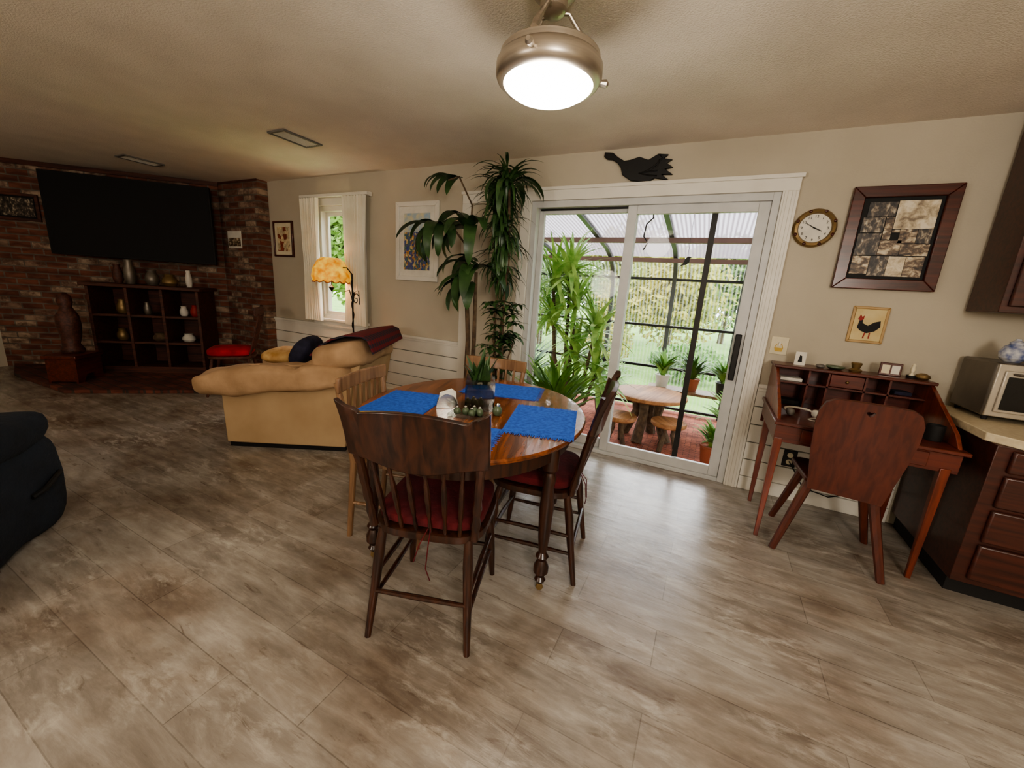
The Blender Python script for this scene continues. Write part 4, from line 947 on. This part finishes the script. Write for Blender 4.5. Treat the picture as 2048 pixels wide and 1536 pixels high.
# log table and stools
def log_table(name, lab, cat, c, r, h, n=3, grp=None, fm='logwood'):
    t = thing(name, lab, cat, (c[0], c[1], SZ), random.uniform(0, 3), grp)
    MB().lathe([(r*.92, h-.05), (r, h-.035), (r, h-.008), (r*.97, h), (.001, h+.001)], 40).build('top', fm, t)
    for k in range(n):
        a = 2*pi*k/n
        MB().tube([(r*.35*cos(a), r*.35*sin(a), h-.045), (r*.3*cos(a), r*.3*sin(a), h*.55), (r*.62*cos(a), r*.62*sin(a), .0)], [r*.14, r*.12, r*.15], 9).build('leg', 'bark', t)
    return t
c = at_z(1300, 785, .36); log_table('garden_table', 'round wooden log table in the sunroom', 'table', (c.x, c.y), .38, .51, 4)
for px, py, lab in ((1240, 828, 'round log stool left of the sunroom table'), (1338, 842, 'round log stool in front of the sunroom table')):
    c = at_z(px, py, .16); log_table('garden_stool', lab, 'stool', (c.x, c.y), .17, .31, 3, 'log stools in the sunroom')
# yucca
yu = thing('yucca', 'large bright yucca plant just outside the glass door', 'plant', (-1.24, 3.86, SZ))
pot(yu, .18, .32, 'terra')
m = MB(); crowns = [(-.10, .05, 1.70), (.0, 0, 1.40), (.24, -.05, 1.12), (-.22, 0, 1.22), (.05, .05, .85), (.28, .0, .72), (-.25, .0, 1.55)]
for (x, y, z) in crowns: m.tube([(0, 0, .28), (x*.7, y*.7, z*.55), (x, y, z)], [.025, .02, .016])
m.build('trunk', 'bark', yu); m = MB()
for (x, y, z) in crowns: addleaves(m, x, y, z, 50, .50, .056, -25, 85, .8, 0, 2*pi, 6, .08)
for v in m.v:
    if v.y < 3.42-3.86: v.y = 3.42-3.86+random.random()*.01
    if v.z > 2.12: v.z = 2.12
m.build('foliage', 'leafyuc', yu)
# bench of potted plants, ground pots
bn_ = thing('plant_bench', 'low wooden plant bench in the sunroom right of the table', 'bench', (.06, 5.1, SZ))
B(-.65, .65, -.15, .15, .42, .45).build('top', 'oak', bn_)
for x in (-.6, .6):
    for y in (-.11, .11): B(x-.02, x+.02, y-.02, y+.02, 0, .42).build('leg', 'oak', bn_)
kinds = [(-.5, 'potw', 'leafb', 'green leafy plant in white pot on bench end nearest the table'), (-.17, 'terra', 'leafm', 'dark green plant in terracotta pot second along the bench'), (.17, 'potd', 'leafb', 'green plant in dark pot third along the bench'), (.5, 'potw', 'leafyuc', 'pale spiky plant in white pot at the bench far end')]
for i, (x, pm, lm, lab) in enumerate(kinds):
    t = thing('potted_plant', lab, 'plant', (.06+x, 5.1, SZ+.451)); pot(t, .085, .15, pm)
    m = MB(); addleaves(m, 0, 0, .15, 70, .32, .05 if i < 3 else .024, 48, 85, 1.0, 0, 2*pi, 5, .04); m.build('foliage', lm, t)
for i, (x, y, r_, lab) in enumerate(((.18, 3.95, .10, 'low bushy plant on the sunroom floor near the right frame'), (-1.1, 5.0, .12, 'leafy plant on the sunroom floor behind the yucca'), (.36, 4.5, .12, 'trailing plant on the sunroom floor before the bench'), (-2.1, 4.6, .14, 'big leafy plant in the sunroom behind the tall indoor plants'))):
    t = thing('potted_plant', lab, 'plant', (x, y, SZ)); pot(t, r_, .2, ('terra', 'potd', 'terra', 'terra')[i])
    m = MB(); L_ = (.26, .5, .5, .8)[i]; addleaves(m, 0, 0, .2, 80, L_, (.032, .06, .055, .08)[i], 45, 85, 1.1, 0, 2*pi, 6, .05); m.build('foliage', ('leafb', 'leafb', 'leafb', 'leafm')[i], t)
hv = thing('hanging_vine', 'trailing vine in hanging pot near the right door jamb', 'plant', (.46, 3.95, 1.2))
MB().lathe([(.07, 0), (.1, .1), (.09, .1), (.06, .01)], 18).build('pot', 'potw', hv)
m = MB()
for k in range(3): a = k*2*pi/3; m.tube([(.09*cos(a), .09*sin(a), .1), (0, 0, .45)], .003, 5)
m.tube([(0, 0, .45), (0, 0, .86)], .003, 5); m.build('hanger', 'black', hv); m = MB()
for k in range(140):
    a = random.uniform(0, 2*pi); zz = random.uniform(-.7, .12); m.leaf((.11*cos(a), .11*sin(a), zz), a, R(-20), .08, .05, 1, 3)
m.build('foliage', 'leafm', hv)
# ornaments hanging in the sunroom
p = at_y(1374, 524, 3.9); ob = thing('bird_ornament', 'black bird ornament hanging in front of the sunroom rib', 'ornament', (p.x, 3.9, p.z))
MB().prism([(-.06, -.045), (-.03, -.01), (-.02, .02), (0, .045), (.015, .045), (.035, .035), (.018, .03), (.02, .0), (-.005, -.025), (-.03, -.03)], -.006, .006).build('bird', 'black', ob, .002)
MB().tube([(.0, 0, .04), (0, 0, 2.06-p.z)], .0015, 5).build('wire', 'black', ob)
p = at_y(1298, 450, 3.7); sh = tag(MB().tube([(p.x+.02, 3.7, 2.09), (p.x+.03, 3.7, 2.0), (p.x-.02, 3.7, 1.95), (p.x-.03, 3.7, 1.85), (p.x+.01, 3.7, 1.8), (p.x-.02, 3.7, 1.74)], .006, 6).build('hanging_hook', 'black'), 'curled black iron hook hanging from the sunroom roof', 'hook')
# trees and shrubs beyond
def tree(name, lab, cat, c, r, hz, n, size, lm, trunk=True, grp='trees beyond the sunroom'):
    t = thing(name, lab, cat, (c[0], c[1], SZ-.08), 0, grp)
    m = MB(); k = 9 if trunk else 3
    for i in range(k):
        a = random.uniform(0, 2*pi); q = random.uniform(.2, .6)
        m.cloud((r[0]*q*cos(a), r[1]*q*sin(a)*.6, hz+r[2]*random.uniform(-.55, .5)), (r[0]*.42, r[1]*.6, r[2]*.36), n//(k+2), size)
    m.cloud((0, 0, hz), (r[0]*.9, r[1]*.8, r[2]*.9), n*2//(k+2), size)
    m.build('crown', lm, t)
    if trunk: MB().tube([(0, 0, 0), (.05, 0, hz*.6), (0, 0, hz)], [.12, .09, .04]).build('trunk', 'bark', t)
tree('tree', 'green tree seen through the left door panel', 'tree', (-4.8, 11.5), (2.1, 1.3, 1.7), 1.8, 9000, .08, 'leafgr')
tree('tree', 'yellow green tree behind the black door bar', 'tree', (-1.0, 10.8), (1.7, 1.2, 1.5), 1.7, 8000, .08, 'leafyel')
tree('tree', 'green tree seen at the right side of the door', 'tree', (2.6, 13.0), (2.1, 1.4, 2.0), 2.2, 8000, .09, 'leafgr')
tree('tree', 'tall green tree seen through the small window', 'tree', (-11.2, 10.5), (2.8, 1.6, 2.6), 2.8, 9000, .12, 'leafgr')
tree('tree', 'broad green tree between the window and door views', 'tree', (-8.4, 15.5), (2.6, 1.5, 2.2), 2.4, 5000, .14, 'leafgr')
tree('tree', 'distant yellow tree between the two nearer trees beyond the door', 'tree', (-3.0, 15.6), (2.4, 1.2, 2.2), 2.4, 8000, .12, 'leafyel')
tree('tree', 'distant green tree behind the right door panel', 'tree', (.4, 18.6), (2.4, 1.2, 2.2), 2.4, 8000, .13, 'leafgr')
tree('shrub', 'low green shrub on the lawn seen through the door', 'shrub', (-.3, 8.4), (.8, .6, .42), .42, 2500, .06, 'leafb', False, 'shrubs on the lawn')
tree('shrub', 'yellow shrub on the lawn beside the rib', 'shrub', (-2.0, 8.8), (.6, .5, .6), .6, 2500, .06, 'leafyel', False, 'shrubs on the lawn')

# ------------------------------------------------------------------ light
wd = bpy.data.worlds.new('world'); sc.world = wd; wd.use_nodes = True
bg = wd.node_tree.nodes['Background']; bg.inputs[0].default_value = (.90, .95, 1, 1); bg.inputs[1].default_value = 4.6
def light(name, typ, loc, energy, col, rot=(0, 0, 0), size=.2, sy=None, **k):
    l = bpy.data.lights.new(name, typ); l.energy = energy; l.color = col
    if typ == 'AREA':
        l.size = size
        if sy: l.shape = 'RECTANGLE'; l.size_y = sy
    elif typ == 'POINT': l.shadow_soft_size = size
    elif typ == 'SUN': l.angle = size
    o = bpy.data.objects.new(name, l); o.location = loc; o.rotation_euler = rot; COL.objects.link(o); return o
light('sun', 'SUN', (0, 8, 8), 4.2, (.96, .98, 1), (R(-57), 0, R(14)), R(42))
light('ceiling_bulb', 'POINT', (LX, LY, 1.93), 15, (1, .92, .80), size=.13)
light('lamp_bulb', 'POINT', (-3.64, 2.97, 1.42), 7, (1, .80, .55), size=.05)
light('kitchen_fill', 'POINT', (1.2, -1.2, 1.75), 185, (1, .925, .83), size=.3)  # added fill on the kitchen side behind the camera, brightens room and ceiling
light('rear_fill', 'POINT', (-2.2, -2.1, 1.6), 84, (1, .90, .79), size=.3)  # unseen fill added at the rear left, no fixture modelled
light('left_fill', 'POINT', (-5.6, -.6, 1.9), 8, (1, .86, .72), size=.3)  # weak added fill that lifts the brick corner at far left
try:
    sc.view_settings.look = 'AgX - Medium High Contrast'
except Exception: pass
